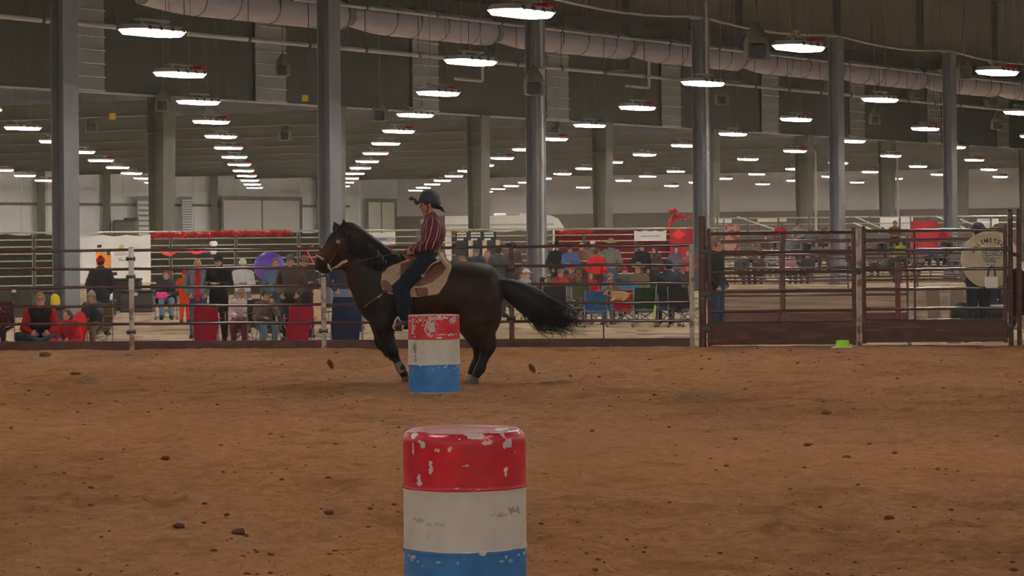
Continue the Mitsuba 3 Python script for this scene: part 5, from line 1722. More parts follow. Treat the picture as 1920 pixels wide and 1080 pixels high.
mat('hot_red', lin(250, 50, 55), 0.5, linear=True)
obj('diamond', trimesh.Trimesh(np.array(q) + FN * .012, [[0, 1, 2], [0, 2, 3]], process=False), 'hot_red', t)
# dark jerseys hanging in a row
for n_, px in enumerate((865, 891, 916)):
    t, fn = hung('hanging_jersey', px - 11, px + 14, 1.05, 1.97, 'black_ink', ('left', 'middle', 'right')[n_] + ' of three dark lettered jerseys hanging on the pens behind the saddle', 'jersey', 0.1, 0.03, 8, 8)
    for v in (.92, .80, .66):
        mark(.08, .8 if v > .7 else .6, v - .035, v + .035, 'white_vinyl', 'lettering', t, fn)
    a_ = fn(.98, .62)
    obj('sleeve', sheet(lambda u, v: a_ + FD * (-.05 + .2 * u) + FN * (.05 + .04 * math.sin(math.pi * u)) + np.array([0, 0, -.62 * v]), 7, 5, .03), 'fleece', t, smooth=50, label='pale sleeve')
    obj('hanger', tube([fn(.5, 1) + [0, 0, .1], fn(.5, 1), fn(.1, .97)], .012, 6), 'galvanised', t)


# tinsel and ribbons
def tinsel(pts, n, name, lab, r=.09):
    P = np.array(pts)
    parts = []
    L = np.linspace(0, 1, len(P))
    for i in range(n):
        s = r_.random()
        c = np.array([np.interp(s, L, P[:, k]) for k in range(3)]) + r_.normal(0, .025, 3)
        d = r_.normal(0, 1, 3); d /= np.linalg.norm(d)
        w = np.cross(d, r_.normal(0, 1, 3)); w /= np.linalg.norm(w)
        e = c + d * r * (.6 + .6 * r_.random())
        parts.append(np.array([c - w * .012, c + w * .012, e + w * .006, e - w * .006]))
    V = np.vstack(parts)
    Fc = np.vstack([[[4 * i, 4 * i + 1, 4 * i + 2], [4 * i, 4 * i + 2, 4 * i + 3]] for i in range(n)])
    k = obj(name, trimesh.Trimesh(V, Fc, process=False), 'tinsel')
    tag(k, lab, 'garland')


tinsel([far_pt(x, 1.90 + .03 * math.sin(x * .3), .1) for x in np.linspace(283, 405, 20)], 900, 'tinsel_garland', 'shiny red tinsel garland along the pens right of the white banner', .12)
tinsel([far_pt(x, 1.95 + .04 * math.sin(x * .25), .1) for x in np.linspace(406, 545, 20)], 900, 'tinsel_garland', 'shiny red tinsel garland along the pens above the purple ball', .12)
tinsel([far_pt(x, 1.90, .1) for x in np.linspace(1050, 1110, 8)], 240, 'tinsel_garland', 'short red tinsel strand on the pens before the red curtain', .1)
for xa, xb, z, d, lab in ((293, 340, 1.48, .2, 'red ribbon swag below the left tinsel garland'), (345, 392, 1.48, .15, 'red ribbon swag left of the white bow'), (557, 588, 1.52, .10, 'red ribbon on the pens left of the horse muzzle')):
    k = obj('ribbon_swag', sheet(lambda u, v: far_pt(xa + (xb - xa) * u, z - d * math.sin(math.pi * u) - .10 * v * (.5 + .5 * math.sin(math.pi * u)), .1), 16, 4, .012), 'hot_red', smooth=50)
    tag(k, lab, 'ribbon')
k = obj('ribbon_swag', sheet(lambda u, v: far_pt(572 + 22 * u, 1.45 - .75 * u - .10 * v, .12), 10, 4, .012), 'hot_red', smooth=50)
tag(k, 'red ribbon tail hanging under the horse muzzle', 'ribbon')
bp = far_pt(400, 1.45, .15)
t = thing('ribbon_bow', 'white bow on the pens above the man in black', 'bow')
for s in (-1, 1):
    obj('loop', soft([ell(bp + [s * .05, 0, .14 + .0 * s], (.10, .05, .10), .03), ell(bp + [s * .03, 0, -.12], (.09, .05, .12), .03)], .02), 'white_vinyl', t, smooth=True)
bp = far_pt(1262, 2.42, .0)
tinsel([bp + [-.12, 0, .25], bp + [.12, 0, .3], bp + [.16, 0, 0], bp + [-.1, 0, -.1], bp + [-.2, 0, -.45]], 420, 'tinsel_garland', 'red tinsel bow on the pole left of the gate post', .12)
tinsel([bp + [.1, 0, .12], bp + [.5, .2, -.02], bp + [1.1, .4, .12]], 260, 'tinsel_garland', 'red tinsel strand stretching from the bow to the gate post', .08)
k = obj('bow_pole', tube([bp * [1, 1, 0] + [0, .1, OUT_Z], bp + [0, .1, .3]], .06, 8), 'frame_steel', smooth=40)
tag(k, 'grey pole carrying the red tinsel bow left of the gate post', 'pole')

# ---------------------------------------------------------------- big round purple ball and other things on the floor
bc_ = at(505, 500, 60.0); bc_[2] = 0.86
t = thing('inflatable_ball', 'large round purple ball behind the spectators left of the horse head', 'ball')
m = trimesh.creation.icosphere(4, 1.0); m.vertices *= [.35, .34, .335]; 
m.apply_translation([bc_[0], bc_[1], at(505, 500, 60.)[2]])
obj('skin', m, 'purple_vinyl', t, smooth=True)
zz = at(505, 500, 60.)[2]
obj('stand', cat([tube([[bc_[0] + s, bc_[1], OUT_Z], [bc_[0] + s * .5, bc_[1], zz - .3]], .02, 6) for s in (-.3, .3)] + [box((bc_[0], bc_[1], zz - .33), (.5, .3, .05), .01)]), 'dark_steel', t)
for px, py, Y, s, m_, lab in ((594, 556, 64, .30, 'tan_felt', 'tan sack on the floor left of the post under the horse head'), (103, 562, 66, .13, 'yellow_plastic', 'yellow bag standing on a case left of the first front column'), (150, 612, 49.5, .42, 'red_plastic', 'round red backpack between the small child and the person in the grey knit hat')):
    p = at(px, py, Y)
    t = thing('bag' if s < .4 else 'backpack', lab, 'bag')
    z0 = OUT_Z
    zc = p[2]
    w = s
    hgt = (zc - z0) if s < .4 else None
    if s < .4:
        zl = z0 if px != 103 else OUT_Z + .38
        obj('body', soft([ell((p[0], p[1], zl + .10), (w * .9, w * .6, .12), .05), ell((p[0], p[1], zc + .03), (w * .75, w * .5, .12), .1), cap_((p[0], p[1], zl + .08), (p[0], p[1], zc), w * .6, w * .5, .1)], .02), m_, t, smooth=True)
    else:
        obj('body', soft([ell((p[0], p[1], p[2] + .08), (.135, .12, .20), .05), cap_((p[0] - .02, p[1], z0 + .1), (p[0], p[1], p[2]), .11, .12, .1)], .02), m_, t, smooth=True)
    obj('strap', tube([[p[0] - .1, p[1] - w * .45, zc + .1], [p[0] - .12, p[1] - w * .65, zc - .05], [p[0] - .1, p[1] - w * .5, zc - .25]], .015, 6), 'black_ink', t)
# dark gear at the left: folding frame, tote boxes
for px, Y, w, d, h, m_, lab in ((30, 70, .9, .5, .75, 'stall_curtain', 'dark gear box at the left edge behind the seated woman'), (60, 74, 1.2, .6, .55, 'black_metal', 'long black tack trunk left of the first front column'), (215, 76, 1.5, .6, .85, 'stall_curtain', 'dark tack trunk under the white banner'), (258, 74, .9, .6, .55, 'black_metal', 'black case left of the woman in jeans'), (103, 66, .5, .5, .31, 'black_metal', 'small black case under the yellow bag')):
    p = on(px, Y, OUT_Z)
    t = thing('tack_trunk', lab, 'trunk')
    obj('body', box(p + [0, 0, h / 2], (w, d, h), .03), m_, t)
    obj('lid', box(p + [0, 0, h + .03], (w + .04, d + .04, .06), .02), m_, t)
    obj('latch', box(p + [0, -d / 2 - .02, h - .05], (.12, .03, .1), .01), 'galvanised', t)
k = obj('water_jug', lathe([(0, 0), (.11, 0), (.12, .03), (.12, .24), (.05, .32), (.04, .36), (0, .36)], 16).apply_translation(on(203, 71, OUT_Z + .42) ), 'white_vinyl', smooth=40)
tag(k, 'white water jug beside the dark trunk under the white banner', 'jug')
p = on(203, 71, OUT_Z)
k = obj('stool', cat([box(p + [0, 0, .39], (.4, .4, .06), .02)] + [tube([p + [x, y, 0], p + [x * .8, y * .8, .38]], .02, 6) for x in (-.17, .17) for y in (-.17, .17)]), 'dark_steel')
tag(k, 'dark low stool under the white water jug', 'stool')

# ---------------------------------------------------------------- spectators in front (left to right)
RED, MAROON, NAVY, BLUE, GREEN = (146, 22, 42), (120, 24, 40), (32, 38, 62), (52, 92, 140), (42, 62, 46)
camp_chair(0, 50.0, 'dark maroon camp chair cut by the left edge', (70, 24, 34), 10)
person(-2, 49.9, 'sit', 'person in dark maroon cut off by the left edge of the picture', (70, 30, 38), (40, 30, 34), 568, 10, 'short_hair')
person(76, 50.5, 'floor', 'blond woman with glasses in red and a black vest sitting on the ground', (176, 24, 36), (44, 52, 66), 548, 10, 'pony_hair', (168, 130, 92), glasses=True)
J = POSES['floor']; 
tv, nv_, lv, av, fv = person_prims(J)
upv_ = J['neck'] - J['pelvis']; upv_ /= np.linalg.norm(upv_)
tk = 'person_003' if False else [k for k in labels if labels[k].get('label', '').startswith('blond woman with glasses')][0]
obj('vest', soft(tv, .02, .034, lambda P: -((P - J['pelvis'] + upv_ * .05) @ upv_)), cloth((30, 30, 34)), tk, smooth=True, label='black quilted vest')
person(133, 49.2, 'floor', 'small child with brown hair in red sitting beside the red backpack', (168, 30, 40), (180, 30, 42), 581, -30, 'pony_hair', (104, 70, 48))
person(177, 49.8, 'sit_face', 'person in a grey knit hat and slate jacket sitting with a hand at the face', (64, 68, 78), (120, 96, 74), 545, -14, 'long_hair', (150, 118, 92), 'beanie', (176, 172, 166))
camp_chair(178, 49.9, 'tan camp chair under the person in the grey knit hat', (122, 98, 76), -14, .95)
person(190, 56.0, 'pocket', 'person in a red beanie and black jacket standing before the white banner', (38, 38, 40), (40, 42, 50), 481, 180, 'fringe_hair', (50, 40, 34), 'beanie', (190, 24, 40))
person(312, 67.0, 'sit', 'woman in a dark jacket and blue jeans sitting right of the pale fence post', (44, 44, 50), (112, 138, 160), 508, 8, 'pony_hair', (92, 66, 48))
camp_chair(312, 67.0, 'black camp chair under the woman in blue jeans', (34, 34, 38), 8)
k = obj('pink_pouch', box(on(303, 66.3, OUT_Z + .62), (.28, .12, .16), .03), mat('hot_pink', lin(220, 50, 130), .6, linear=True)); tag(k, 'small pink pouch on the lap of the woman in blue jeans', 'pouch')
person(347, 64.0, 'hold', 'child in a bright orange suit and red hood standing beside the bald man', (236, 84, 40), (232, 78, 40), 507, 20, None, (30, 30, 30), 'beanie', (214, 36, 50), (120, 40, 30))
person(372, 54.0, 'pocket', 'bald man in a grey jacket with a long red scarf', (92, 98, 104), (56, 72, 104), 484, 4, 'fringe_hair', (190, 180, 170))
tk = [k for k in labels if labels[k].get('label', '').startswith('bald man')][0]
obj('scarf', cat([tube([V3(-.07, .02, 1.47), V3(-.02, -.075, 1.45), V3(.05, -.08, 1.44), V3(.075, .02, 1.48)], .034, 8), sheet(lambda u, v: [-.045 + .09 * u, -.16 - .012 * math.sin(math.pi * u) + .02 * v * 0, 1.42 - .62 * v], 5, 12, .02)]), cloth((196, 24, 44)), tk, smooth=40)
person(411, 51.5, 'hold', 'man in black with a cap looking down at the phone in his hands', (30, 30, 32), (28, 28, 30), 478, -10, 'short_hair', (60, 44, 36), 'cap', (30, 30, 34), glasses=False)
p_ = on(427, 51.2, 0); 
k = obj('phone', box(at(425, 538, 51.2), (.08, .012, .15), .006), 'black_metal'); tag(k, 'dark phone in the hands of the man in black', 'phone')
camp_chair(386, 49.6, 'empty crimson camp chair in front of the bald man', RED, 6, .86, apron=True)
person(456, 57.0, 'hold', 'person in a white knit hat and jacket behind the woman with long blond hair', (222, 220, 222), (120, 118, 124), 485, 8, 'long_hair', (150, 120, 96), 'beanie', (220, 226, 214))
person(455, 50.6, 'sit', 'woman with long blond hair in a white and pink coat sitting in a maroon chair', (236, 214, 216), (120, 60, 72), 540, -6, 'long_hair', (196, 172, 142), glasses=True)
camp_chair(456, 50.6, 'maroon camp chair under the woman with long blond hair', MAROON, -6)
person(496, 49.8, 'sit_face', 'person in an olive hooded jacket and blue jeans sitting cross-armed left of the standing couple', (112, 100, 84), (96, 120, 140), 545, 22, 'short_hair', (80, 60, 46), 'cap', (70, 52, 44))
camp_chair(498, 49.8, 'dark camp chair under the person in the olive jacket', (48, 44, 44), 22)
person(518, 56.5, 'pocket', 'person in a pale blue denim shirt half hidden behind the standing couple', (92, 110, 136), (60, 66, 80), 484, 0, 'short_hair', (110, 86, 64))
person(546, 51.8, 'pocket', 'man in a dark brown hooded sweater and cap standing left of the crimson chair', (74, 60, 58), (46, 40, 40), 478, -8, 'short_hair', (70, 50, 40), 'cap', (72, 74, 84))
person(571, 53.6, 'hold', 'person with a brown cap leaning beside the man in the dark brown sweater', (66, 54, 54), (44, 40, 42), 480, 24, 'short_hair', (80, 60, 46), 'cap', (110, 86, 74))
camp_chair(562, 49.2, 'empty crimson camp chair under the horse muzzle', RED, -4, .86, apron=True)
camp_chair(650, 49.0, 'empty dark navy camp chair before the horse chest', NAVY, 0, 1.06, apron=True)
k = obj('towel', sheet(lambda u, v: on(650, 48.8, OUT_Z) + np.array([-.16 + .32 * u, -.02 * math.sin(6 * u), .10 + .08 * v * math.sin(math.pi * u)]), 9, 6, .02), 'fleece', smooth=50); tag(k, 'crumpled pale towel at the foot of the dark navy chair', 'towel')
person(641, 55.0, 'pocket', 'person in a navy jacket and jeans behind the horse throat', (40, 48, 64), (104, 126, 148), None, 30, 'short_hair', scale=1.0)
person(668, 57.0, 'pocket', 'person in grey and pale blue jeans hidden behind the horse neck', (84, 80, 80), (110, 138, 170), None, -20, 'short_hair', scale=1.0)

# ---------------------------------------------------------------- crowd at the right
person(872, 70.0, 'sit_back', 'blond person seated behind the saddle', (150, 116, 84), (70, 70, 76), 471, 20, 'long_hair', (168, 136, 96))
camp_chair(872, 70.0, 'green camp chair under the blond person behind the saddle', (58, 74, 52), 20, 1.25)
person(894, 72.0, 'pocket', 'person in a teal knit hat and dark jacket behind the horse croup', (58, 66, 80), (50, 50, 56), 464, -20, 'short_hair', (90, 66, 50), 'beanie', (96, 140, 146))
person(915, 78.0, 'pocket', 'person in pink behind the horse croup, right of the teal knit hat', (206, 92, 110), (60, 60, 66), 470, 0, 'long_hair', (160, 120, 90))
person(936, 66.0, 'pocket', 'broad person in a dark grey jacket behind the root of the horse tail', (62, 64, 68), (50, 52, 60), 462, 160, 'short_hair', (60, 46, 38))
person(962, 74.0, 'hold', 'person in a brown coat and cap beside the post behind the horse tail', (84, 72, 66), (70, 60, 54), 455, 30, 'short_hair', (90, 70, 54), 'cap', (60, 50, 50))
person(984, 64.0, 'sit', 'person in a white cap and pale shirt seated left of the third column', (196, 196, 196), (60, 62, 70), 505, 60, 'short_hair', (150, 130, 110), 'cap', (226, 226, 226))
camp_chair(984, 64.0, 'black camp chair under the person in the white cap', (38, 38, 42), 60, 1.0)
person(1010, 62.0, 'sit_face', 'person in black bending forward before the third column', (36, 38, 42), (44, 46, 54), 520, 70, 'short_hair', (40, 34, 30))
back = [(1045, 82, 'pocket', 'man in a black hat and dark jacket standing right of the third column', (36, 42, 50), (46, 50, 60), 452, 10, 'short_hair', 'cowboy_hat', (30, 30, 32)),
        (1070, 80, 'hold', 'person in a blue shirt standing right of the man in the black hat', (84, 104, 150), (60, 66, 84), 459, -20, 'short_hair', 'cap', (96, 88, 92)),
        (1091, 84, 'hold', 'person in a brown patterned coat and pale cap left of the bright red jacket', (124, 92, 72), (70, 60, 54), 456, 20, 'short_hair', 'cap', (206, 186, 166)),
        (1112, 88, 'pocket', 'person in a white cap and olive shirt behind the bright red jacket', (110, 108, 90), (70, 70, 66), 452, 0, 'short_hair', 'cap', (232, 228, 224)),
        (1119, 76, 'pocket', 'person in a bright red jacket in the standing crowd', (248, 58, 62), (60, 40, 44), 466, 170, 'short_hair', None, (0, 0, 0)),
        (1147, 79, 'pocket', 'man in a cream cowboy hat and grey hooded sweater in the standing crowd', (128, 124, 118), (74, 84, 104), 447, 165, 'short_hair', 'cowboy_hat', (206, 184, 160)),
        (1204, 80, 'pocket', 'person in a black jacket standing under the white sign', (42, 42, 48), (50, 50, 58), 456, 20, 'short_hair', None, (0, 0, 0)),
        (1228, 83, 'hold', 'person in a brown jacket standing right of the black jacket under the white sign', (96, 74, 70), (60, 50, 50), 462, -30, 'long_hair', None, (0, 0, 0)),
        (1268, 86, 'pocket', 'person in purple-grey standing before the red banner', (104, 92, 116), (70, 66, 80), 462, 10, 'long_hair', None, (0, 0, 0)),
        (1291, 84, 'pocket', 'person in a pale red sweater standing at the right end of the red banner', (186, 104, 104), (84, 72, 72), 468, -20, 'short_hair', None, (0, 0, 0))]
for px, Y, po, lab, top, bot, hy, tu, hr, ht, hcol in back:
    person(px, Y, po, lab, top, bot, hy, tu, hr, (92, 68, 50), ht, hcol)
mid = [(1050, 70, 'sit', 'person with a brown cap and white scarf seated low right of the third column', (168, 60, 66), (60, 56, 60), 505, 20, 'short_hair', 'cap', (150, 120, 90)),
       (1069, 72, 'sit_back', 'person in a bright red cap seated before the blue shirt', (110, 60, 56), (60, 56, 60), 498, -20, 'short_hair', 'cap', (230, 50, 56)),
       (1088, 68, 'sit_back', 'person in a maroon sweater seated with the back turned', (100, 34, 46), (60, 50, 54), 506, 170, 'short_hair', None, (0, 0, 0)),
       (1107, 69, 'sit', 'person in a crimson top seated right of the maroon sweater', (206, 40, 62), (70, 60, 60), 510, 10, 'long_hair', None, (0, 0, 0)),
       (1143, 66, 'sit', 'person in a grey plaid shirt seated left of the teal chair', (110, 118, 128), (90, 110, 140), 512, 30, 'short_hair', 'cap', (150, 152, 156)),
       (1172, 72, 'sit_back', 'person in a dark pink knit hat seated behind the teal chair', (64, 70, 78), (60, 60, 66), 500, 0, 'short_hair', 'beanie', (170, 46, 72)),
       (1200, 68, 'sit', 'person with a tan hat and brown coat seated left of the dark slate coat', (120, 102, 84), (80, 74, 66), 492, -30, 'long_hair', 'cowboy_hat', (176, 150, 118)),
       (1062, 60.5, 'sit', 'person in a pale grey shirt with a red patch seated right of the horse tail', (172, 178, 182), (60, 64, 72), 528, 160, 'short_hair', None, (0, 0, 0)),
       (1086, 61.0, 'sit_back', 'person in an olive jacket seated with the back turned left of the blue chair', (92, 92, 62), (70, 66, 54), 522, 175, 'short_hair', 'cap', (80, 80, 60)),
       (1148, 60.5, 'sit', 'person in a patterned grey top and jeans seated between the blue and the red chair', (130, 104, 108), (78, 96, 124), 524, -20, 'long_hair', None, (0, 0, 0))]
for px, Y, po, lab, top, bot, hy, tu, hr, ht, hcol in mid:
    person(px, Y, po, lab, top, bot, hy, tu, hr, (110, 82, 58), ht, hcol)
person(1252, 58.9, 'sit_back', 'large person in a dark slate coat seated with the back turned left of the gate', (46, 52, 62), (44, 48, 54), 486, 184, 'short_hair', (50, 44, 40), 'beanie', (44, 50, 58))
camp_chair(1252, 58.4, 'big dark slate camp chair under the person in the dark slate coat', (44, 50, 58), 184, 1.12)
for px, Y, lab, col, tu, s in ((1117, 58.6, 'bright blue camp chair right of the horse tail', BLUE, 180, .92), (1177, 61.5, 'teal camp chair in the middle of the right crowd', (70, 132, 158), 190, 1.0), (1171, 60.2, 'red camp chair right of the patterned grey top', (170, 24, 42), 170, .9), (1210, 58.4, 'dark green camp chair left of the dark slate coat', GREEN, 180, 1.0),
                               (1060, 60.0, 'grey camp chair right of the horse tail under the pale grey shirt', (120, 124, 130), 160, 1.0), (1086, 60.6, 'olive camp chair left of the blue chair', (88, 90, 58), 175, 1.05), (1284, 58.2, 'black camp chair at the right end of the crowd beside the gate', (44, 46, 50), 150, 1.0), (1035, 59.0, 'dark charcoal camp chair just right of the horse tail', (48, 48, 54), 190, 1.05)):
    camp_chair(px, Y, lab, col, tu, s)
k = obj('green_pole', tube([on(1222, 57.2, OUT_Z + .05), on(1228, 57.2, OUT_Z + .4), on(1229, 57.2, OUT_Z + .5)], .03, 8), mat('lime_tube', lin(150, 170, 90), .5, linear=True), smooth=40); tag(k, 'lime green chair leg tube beside the dark green chair', 'tube')
# small tan dog on a lap
dog_p = at(1163, 554, 58.2)
dm = T().translate(dog_p.tolist())
t = thing('dog', 'small tan dog lying on a lap between the blue and dark green chairs', 'dog', None, dm)
obj('body', soft([ell((0, 0, 0), (.20, .11, .095), .05), cap_((-.12, 0, .02), (-.23, -.02, .05), .075, .06, .05), ell((-.27, -.02, .06), (.075, .06, .055), .03), cap_((-.30, -.02, .05), (-.355, -.025, .03), .032, .022, .02), cap_((-.10, -.07, -.05), (-.20, -.10, -.10), .032, .025, .03), cap_((-.06, .07, -.05), (-.17, .09, -.10), .032, .025, .03), cap_((.12, -.07, -.04), (.05, -.12, -.10), .045, .025, .03), cap_((.12, .07, -.04), (.05, .12, -.10), .045, .025, .03), cap_((.18, 0, .03), (.28, .03, .05), .02, .012, .02), ell((-.255, .04, .085), (.03, .014, .04), .01), ell((-.255, -.075, .085), (.03, .014, .04), .01)], .012), cloth((206, 176, 120)), t, smooth=True)
obj('nose', trimesh.creation.icosphere(1, .016).apply_translation((-.372, -.025, .034)), 'black_ink', t)
obj('ear', soft([ell((-.24, -.085, .06), (.035, .016, .05), .02), ell((-.24, .05, .06), (.035, .016, .05), .02)], .01), cloth((70, 50, 34)), t, smooth=True)

# ---------------------------------------------------------------- behind the gates
person(1343, 47.5, 'pocket', 'person in a black jacket standing behind the left end of the left gate leaf', (34, 38, 38), (46, 56, 74), 448, 60, 'short_hair', (120, 90, 70), floor=-.20)
person(1836, 45.0, 'pocket', 'man in a black cap and grey shirt standing beside the round cream sign', (128, 124, 128), (36, 42, 52), 419, 200, 'short_hair', (60, 46, 38), 'cap', (40, 38, 42), floor=-.10)
person(1872, 47.0, 'pocket', 'person with brown hair behind the top of the round cream sign', (70, 64, 64), (44, 44, 50), 421, -20, 'short_hair', (110, 84, 60), floor=-.10)
for px, Y, w, lean, lab in ((1752, 48, .24, -.04, 'tan fence board leaning behind the right gate leaf, the left one'), (1800, 47, .24, .10, 'tan fence board leaning behind the right gate leaf, beside the round sign')):
    p = on(px, Y, -.2)
    k = obj('leaning_board', trimesh.convex.convex_hull(np.array([p + [x - lean * (1 - z) , y + z * .2, z * .95] for x in (-w / 2, w / 2) for y in (0, .06) for z in (0, 1)])), mat('tan_board', lin(104, 86, 72), .8, linear=True) if 'tan_board' not in scene else 'tan_board')
    tag(k, lab, 'board')
t = thing('step_frame', 'grey metal folding step behind the round cream sign', 'step')
p = on(1858, 46.5, -.15)
obj('rung', cat([beam_box(p + [-.25, 0, .62], p + [.25, 0, .62], .14, .035), beam_box(p + [-.3, 0, .36], p + [.3, 0, .36], .14, .035)]), 'galvanised', t)
for s in (-1, 1):
    obj('leg', tube([p + [.36 * s, -.05, 0], p + [.25 * s, .0, .63]], .025, 8), 'grey_steel', t, smooth=40)
k = obj('dark_bundle', soft([ell(p + [.0, .5, .35], (.55, .3, .30), .08), ell(p + [.25, .55, .5], (.3, .25, .2), .08), ell(p + [-.4, .5, .45], (.22, .2, .22), .08)], .03), cloth((30, 33, 29)), smooth=True); tag(k, 'dark tarp bundle lying behind the round cream sign', 'bundle')
k = obj('bent_bracket', tube([on(1706, 46.5, -.2), on(1698, 46.5, .12), on(1712, 46.8, .3)], .035, 8), 'grey_steel', smooth=40); tag(k, 'grey bent bracket leaning behind the right gate leaf', 'bracket')
k = obj('shovel', cat([tube([on(1690, 52.5, OUT_Z + .05), on(1683, 52.5, .75)], .02, 6), box(on(1691, 52.5, OUT_Z + .15), (.24, .04, .3), .02)]), cloth((120, 50, 34)), smooth=40); tag(k, 'reddish shovel leaning on the alley fence', 'shovel')

cp = on(1908, 41.0, 0)
k = obj('draped_coat', soft([ell(cp + [0, 0, .98], (.16, .10, .22), .08), ell(cp + [.02, 0, .70], (.17, .10, .25), .08), cap_(cp + [-.10, 0, 1.0], cp + [-.16, -.02, .62], .06, .05, .05)], .02), cloth((60, 40, 36)), smooth=True); tag(k, 'dark brown coat draped over the posts at the right edge', 'coat')

# far side of the second pen and the stand behind it
FS = 96.0
for n_, (pxa, pxb, lab) in enumerate(((1335, 1462, 'far rail fence of the second pen behind the left gate leaf, left length'), (1462, 1590, 'far rail fence of the second pen behind the left gate leaf, right length'), (1590, 1720, 'far rail fence of the second pen behind the right gate leaf, left length'), (1720, 1850, 'far rail fence of the second pen behind the right gate leaf, right length'))):
    t = thing('pen_fence', lab, 'fence', 'far fence of the second pen')
    a_, b_ = on(pxa, FS, 0) * [1, 1, 0], on(pxb, FS, 0) * [1, 1, 0]
    for z in (1.45, 1.15, .85, .55, .2):
        obj('rail', tube([a_ + [0, 0, z], b_ + [0, 0, z]], .028, 8), 'maroon_tube', t, smooth=50)
    for q in (a_, b_):
        obj('upright', tube([q + [0, 0, OUT_Z], q + [0, 0, 1.5]], .03, 8), 'maroon_steel', t, smooth=40)
mat('pink_sheet', mikit.proc(lambda p, n, uv: mix(lin(196, 160, 150), lin(150, 70, 66), smoothstep(0.55, 0.62, noise(p.x * 9, 3, p.z * 7)))), 0.9, 0, 0.1)
t = thing('bleacher', 'grey tiered bleacher behind the second pen', 'bleacher')
xa, xb = on(1345, 107.4, 0)[0], on(1880, 107.4, 0)[0]
for r in range(7):
    Y, z = 107.4 + r * .85, .12 + r * .26
    obj('seat_plank', box(((xa + xb) / 2, Y, z), (xb - xa, .28, .05), .01), 'galvanised' if r % 2 else 'frame_steel', t)
    obj('foot_plank', box(((xa + xb) / 2, Y + .42, z - .16), (xb - xa, .28, .04), .01), 'frame_steel', t)
for x in np.linspace(xa, xb, 7):
    obj('stringer', beam_box([x, 107.2, OUT_Z + .15], [x, 107.4 + 6 * .85 + .3, 1.45], .06, .16), 'dark_steel', t)
t = thing('stand_railing', 'pale railing with sloping handrails along the top of the stand', 'railing')
RY = 116.0
for py in (405, 419, 431):
    pts = [at(x, py + (2 if py == 405 else 0) - .0 * x, RY) for x in (1338, 1910)]
    zc = (pts[0][2] + pts[1][2]) / 2
    obj('rail', tube([[pts[0][0], RY, zc], [pts[1][0], RY, zc]], .03 if py == 405 else .022, 8), 'pen_tube', t, smooth=40)
for x in range(1345, 1915, 57):
    p = at(x, 406, RY)
    obj('post', tube([[p[0], RY, OUT_Z], p], .04, 8), 'frame_steel', t, smooth=40)
for xa_, ya_, xb_, yb_ in ((1382, 406, 1500, 446), (1600, 418, 1650, 436), (1605, 407, 1705, 450), (1755, 405, 1780, 416), (1800, 411, 1856, 432), (1800, 424, 1818, 433), (1385, 477, 1425, 492)):
    obj('handrail', tube([at(xa_, ya_, RY - .4), at(xb_, yb_, RY - 1.3)], .035, 8), 'white_paint', t, smooth=40)
for pxa, pxb, ya_, yb_, Y, m_, lab in ((1650, 1712, 408, 434, 118, 'white_wall', 'white board behind the stand railing above the right gate leaf'), (1832, 1872, 410, 436, 118, 'white_wall', 'white board behind the man in the black cap'), (1340, 1372, 411, 418, 118, 'white_wall', 'pale shelf board right of the gate end post'), (1420, 1475, 408, 416, 118, 'cream_door', 'cream board on the stand left of the sixth frame column')):
    a_, b_ = at(pxa, ya_, Y), at(pxb, yb_, Y)
    t = thing('stand_board', lab, 'board')
    obj('board', box(((a_[0] + b_[0]) / 2, Y, (a_[2] + b_[2]) / 2), (b_[0] - a_[0], .06, abs(a_[2] - b_[2])), .01), m_, t)
    obj('leg', cat([tube([[x, Y + .06, OUT_Z], [x, Y + .06, max(a_[2], b_[2])]], .03, 6) for x in (a_[0] + .1, b_[0] - .1)]), 'frame_steel', t)
for px, ya_, yb_, w, Y, m_, lab in ((1733, 415, 470, 1.08, 106.6, 'pen_red', 'red hanging flag on the stand left of the round sign'), (1372, 421, 470, .62, 106.4, 'pink_sheet', 'pale pink patterned sheet hanging right of the gate end post')):
    a_, b_ = at(px, ya_, Y), at(px, yb_, Y)
    t = thing('hanging_flag', lab, 'flag')
    obj('cloth', sheet(lambda u, v: [a_[0] - w / 2 + w * u, Y + .05 * math.sin(7 * u), b_[2] + (a_[2] - b_[2]) * v], 14, 6, .015), m_, t, smooth=50)
    obj('pole', tube([[a_[0] - w / 2, Y + .06, OUT_Z], [a_[0] - w / 2, Y + .06, a_[2] + .2]], .03, 6), 'frame_steel', t)
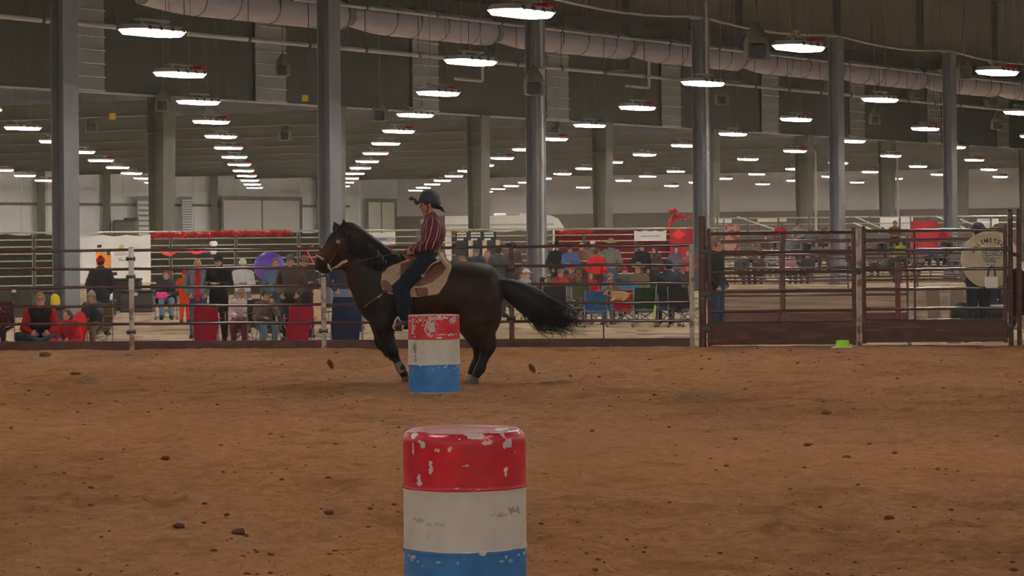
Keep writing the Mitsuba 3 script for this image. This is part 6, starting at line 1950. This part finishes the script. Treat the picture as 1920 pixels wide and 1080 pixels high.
stand = [(1392, 0, (60, 62, 72), 'slate', 'short_hair', None), (1412, 2, (120, 100, 92), 'taupe', 'short_hair', 'cap'), (1424, 0, (90, 66, 66), 'dark rose', 'long_hair', None), (1436, 3, (84, 64, 52), 'brown', 'short_hair', None), (1448, 1, (150, 140, 136), 'pale grey', 'short_hair', None), (1462, 5, (214, 50, 70), 'bright pink', 'long_hair', None),
         (1480, 0, (206, 150, 150), 'pale pink', 'long_hair', None), (1492, 3, (100, 112, 118), 'blue-grey', 'short_hair', 'cap'), (1496, 5, (196, 196, 196), 'white', 'short_hair', None), (1512, 0, (46, 46, 50), 'black', 'short_hair', None), (1520, 4, (80, 84, 96), 'steel blue', 'short_hair', 'cap'), (1532, 2, (104, 96, 100), 'mauve grey', 'long_hair', None), (1545, 4, (110, 84, 60), 'tan', 'short_hair', 'cowboy_hat'),
         (1556, 2, (150, 124, 84), 'khaki', 'short_hair', None), (1562, 5, (236, 180, 180), 'light pink', 'long_hair', 'cap'), (1592, 2, (54, 52, 62), 'charcoal', 'short_hair', None), (1640, 1, (120, 116, 118), 'grey', 'short_hair', None), (1655, 4, (150, 140, 142), 'silver grey', 'short_hair', None), (1678, 5, (116, 84, 60), 'light brown', 'short_hair', 'cap'), (1690, 2, (170, 190, 60), 'lime green', 'long_hair', None), (1676, 0, (44, 44, 44), 'dark', 'short_hair', None),
         (1706, 3, (66, 72, 70), 'dark green', 'short_hair', 'cap'), (1720, 1, (170, 150, 150), 'beige', 'long_hair', None), (1733, 2, (74, 104, 190), 'royal blue', 'short_hair', None), (1745, 4, (150, 80, 70), 'rust', 'short_hair', None), (1760, 2, (110, 98, 140), 'lilac', 'long_hair', None), (1772, 4, (200, 34, 52), 'crimson', 'long_hair', None), (1796, 1, (120, 118, 116), 'ash grey', 'short_hair', None)]
for px, r, col, cn, hr, ht in stand:
    Y, z = 107.4 + r * .85, .12 + r * .26
    person(px, Y - .05, 'sit' if (px * 7 + r) % 3 else 'sit_back', f'spectator in {cn} seated on the stand behind the {"left" if px < 1612 else "right"} gate leaf', col, (60, 58, 62), None, (px * 13) % 50 - 25, hr, (84, 64, 48), ht, (130, 110, 96), floor=z - .42, scale=.98)

# ---------------------------------------------------------------- white trailer behind the pens
TY = 150.0
a_, b_ = on(835, TY, 0), on(1064, TY, 0)
t = thing('horse_trailer', 'long white trailer with a rounded nose behind the pens right of the rider', 'trailer')
zt = at(940, 404, TY)[2]
L_ = b_[0] - a_[0]
prof = Polygon([(0, .35), (L_ * .97, .35), (L_, .8), (L_ * .985, zt * .72), (L_ * .93, zt * .93), (L_ * .86, zt), (0, zt), (0, .35)])
m = upright(prism(prof, 0, 2.4)); m.apply_translation([a_[0], TY + 2.4, 0])
obj('body', m, 'white_paint', t)
obj('stripe', box(((a_[0] + b_[0]) / 2 - .4, TY - .02, zt * .82), (L_ * .9, .03, .12)), 'grey_ink', t)
obj('tail_stripe', box((a_[0] + .9, TY - .03, zt * .70), (1.7, .03, .12)), 'orange_ink', t)
for x in (.2, .3, .42, .55, .68):
    obj('window', box((a_[0] + L_ * x, TY - .02, zt * .62), (.6, .04, .35), .01), 'black_metal', t)
for x in (.35, .45):
    w = lathe([(0, -.12), (.34, -.12), (.38, -.08), (.38, .08), (.34, .12), (0, .12)], 20).apply_transform(trimesh.transformations.rotation_matrix(math.pi / 2, [1, 0, 0])).apply_translation((a_[0] + L_ * x, TY - .05, OUT_Z + .38))
    obj('wheel', w, 'black_ink', t, smooth=40)
for x in (.45, .66):
    obj('roof_vent', box((a_[0] + L_ * x, TY + 1, zt + .06), (.7, .6, .14), .03), 'white_paint', t)

# ---------------------------------------------------------------- dusty air
scene['dust'] = {'type': 'homogeneous', 'albedo': {'type': 'rgb', 'value': [0.96, 0.95, 0.93]}, 'sigma_t': 0.0004, 'phase': {'type': 'hg', 'g': 0.6}}
scene['camera']['medium'] = {'type': 'ref', 'id': 'dust'}
k = put('dust_haze', {'type': 'cube', 'to_world': T().translate([0, 130, 40]).scale([200, 200, 100]), 'bsdf': {'type': 'null'}, 'interior': {'type': 'ref', 'id': 'dust'}})
labels[k] = {'label': 'thin dusty haze in the air of the hall', 'kind': 'stuff'}
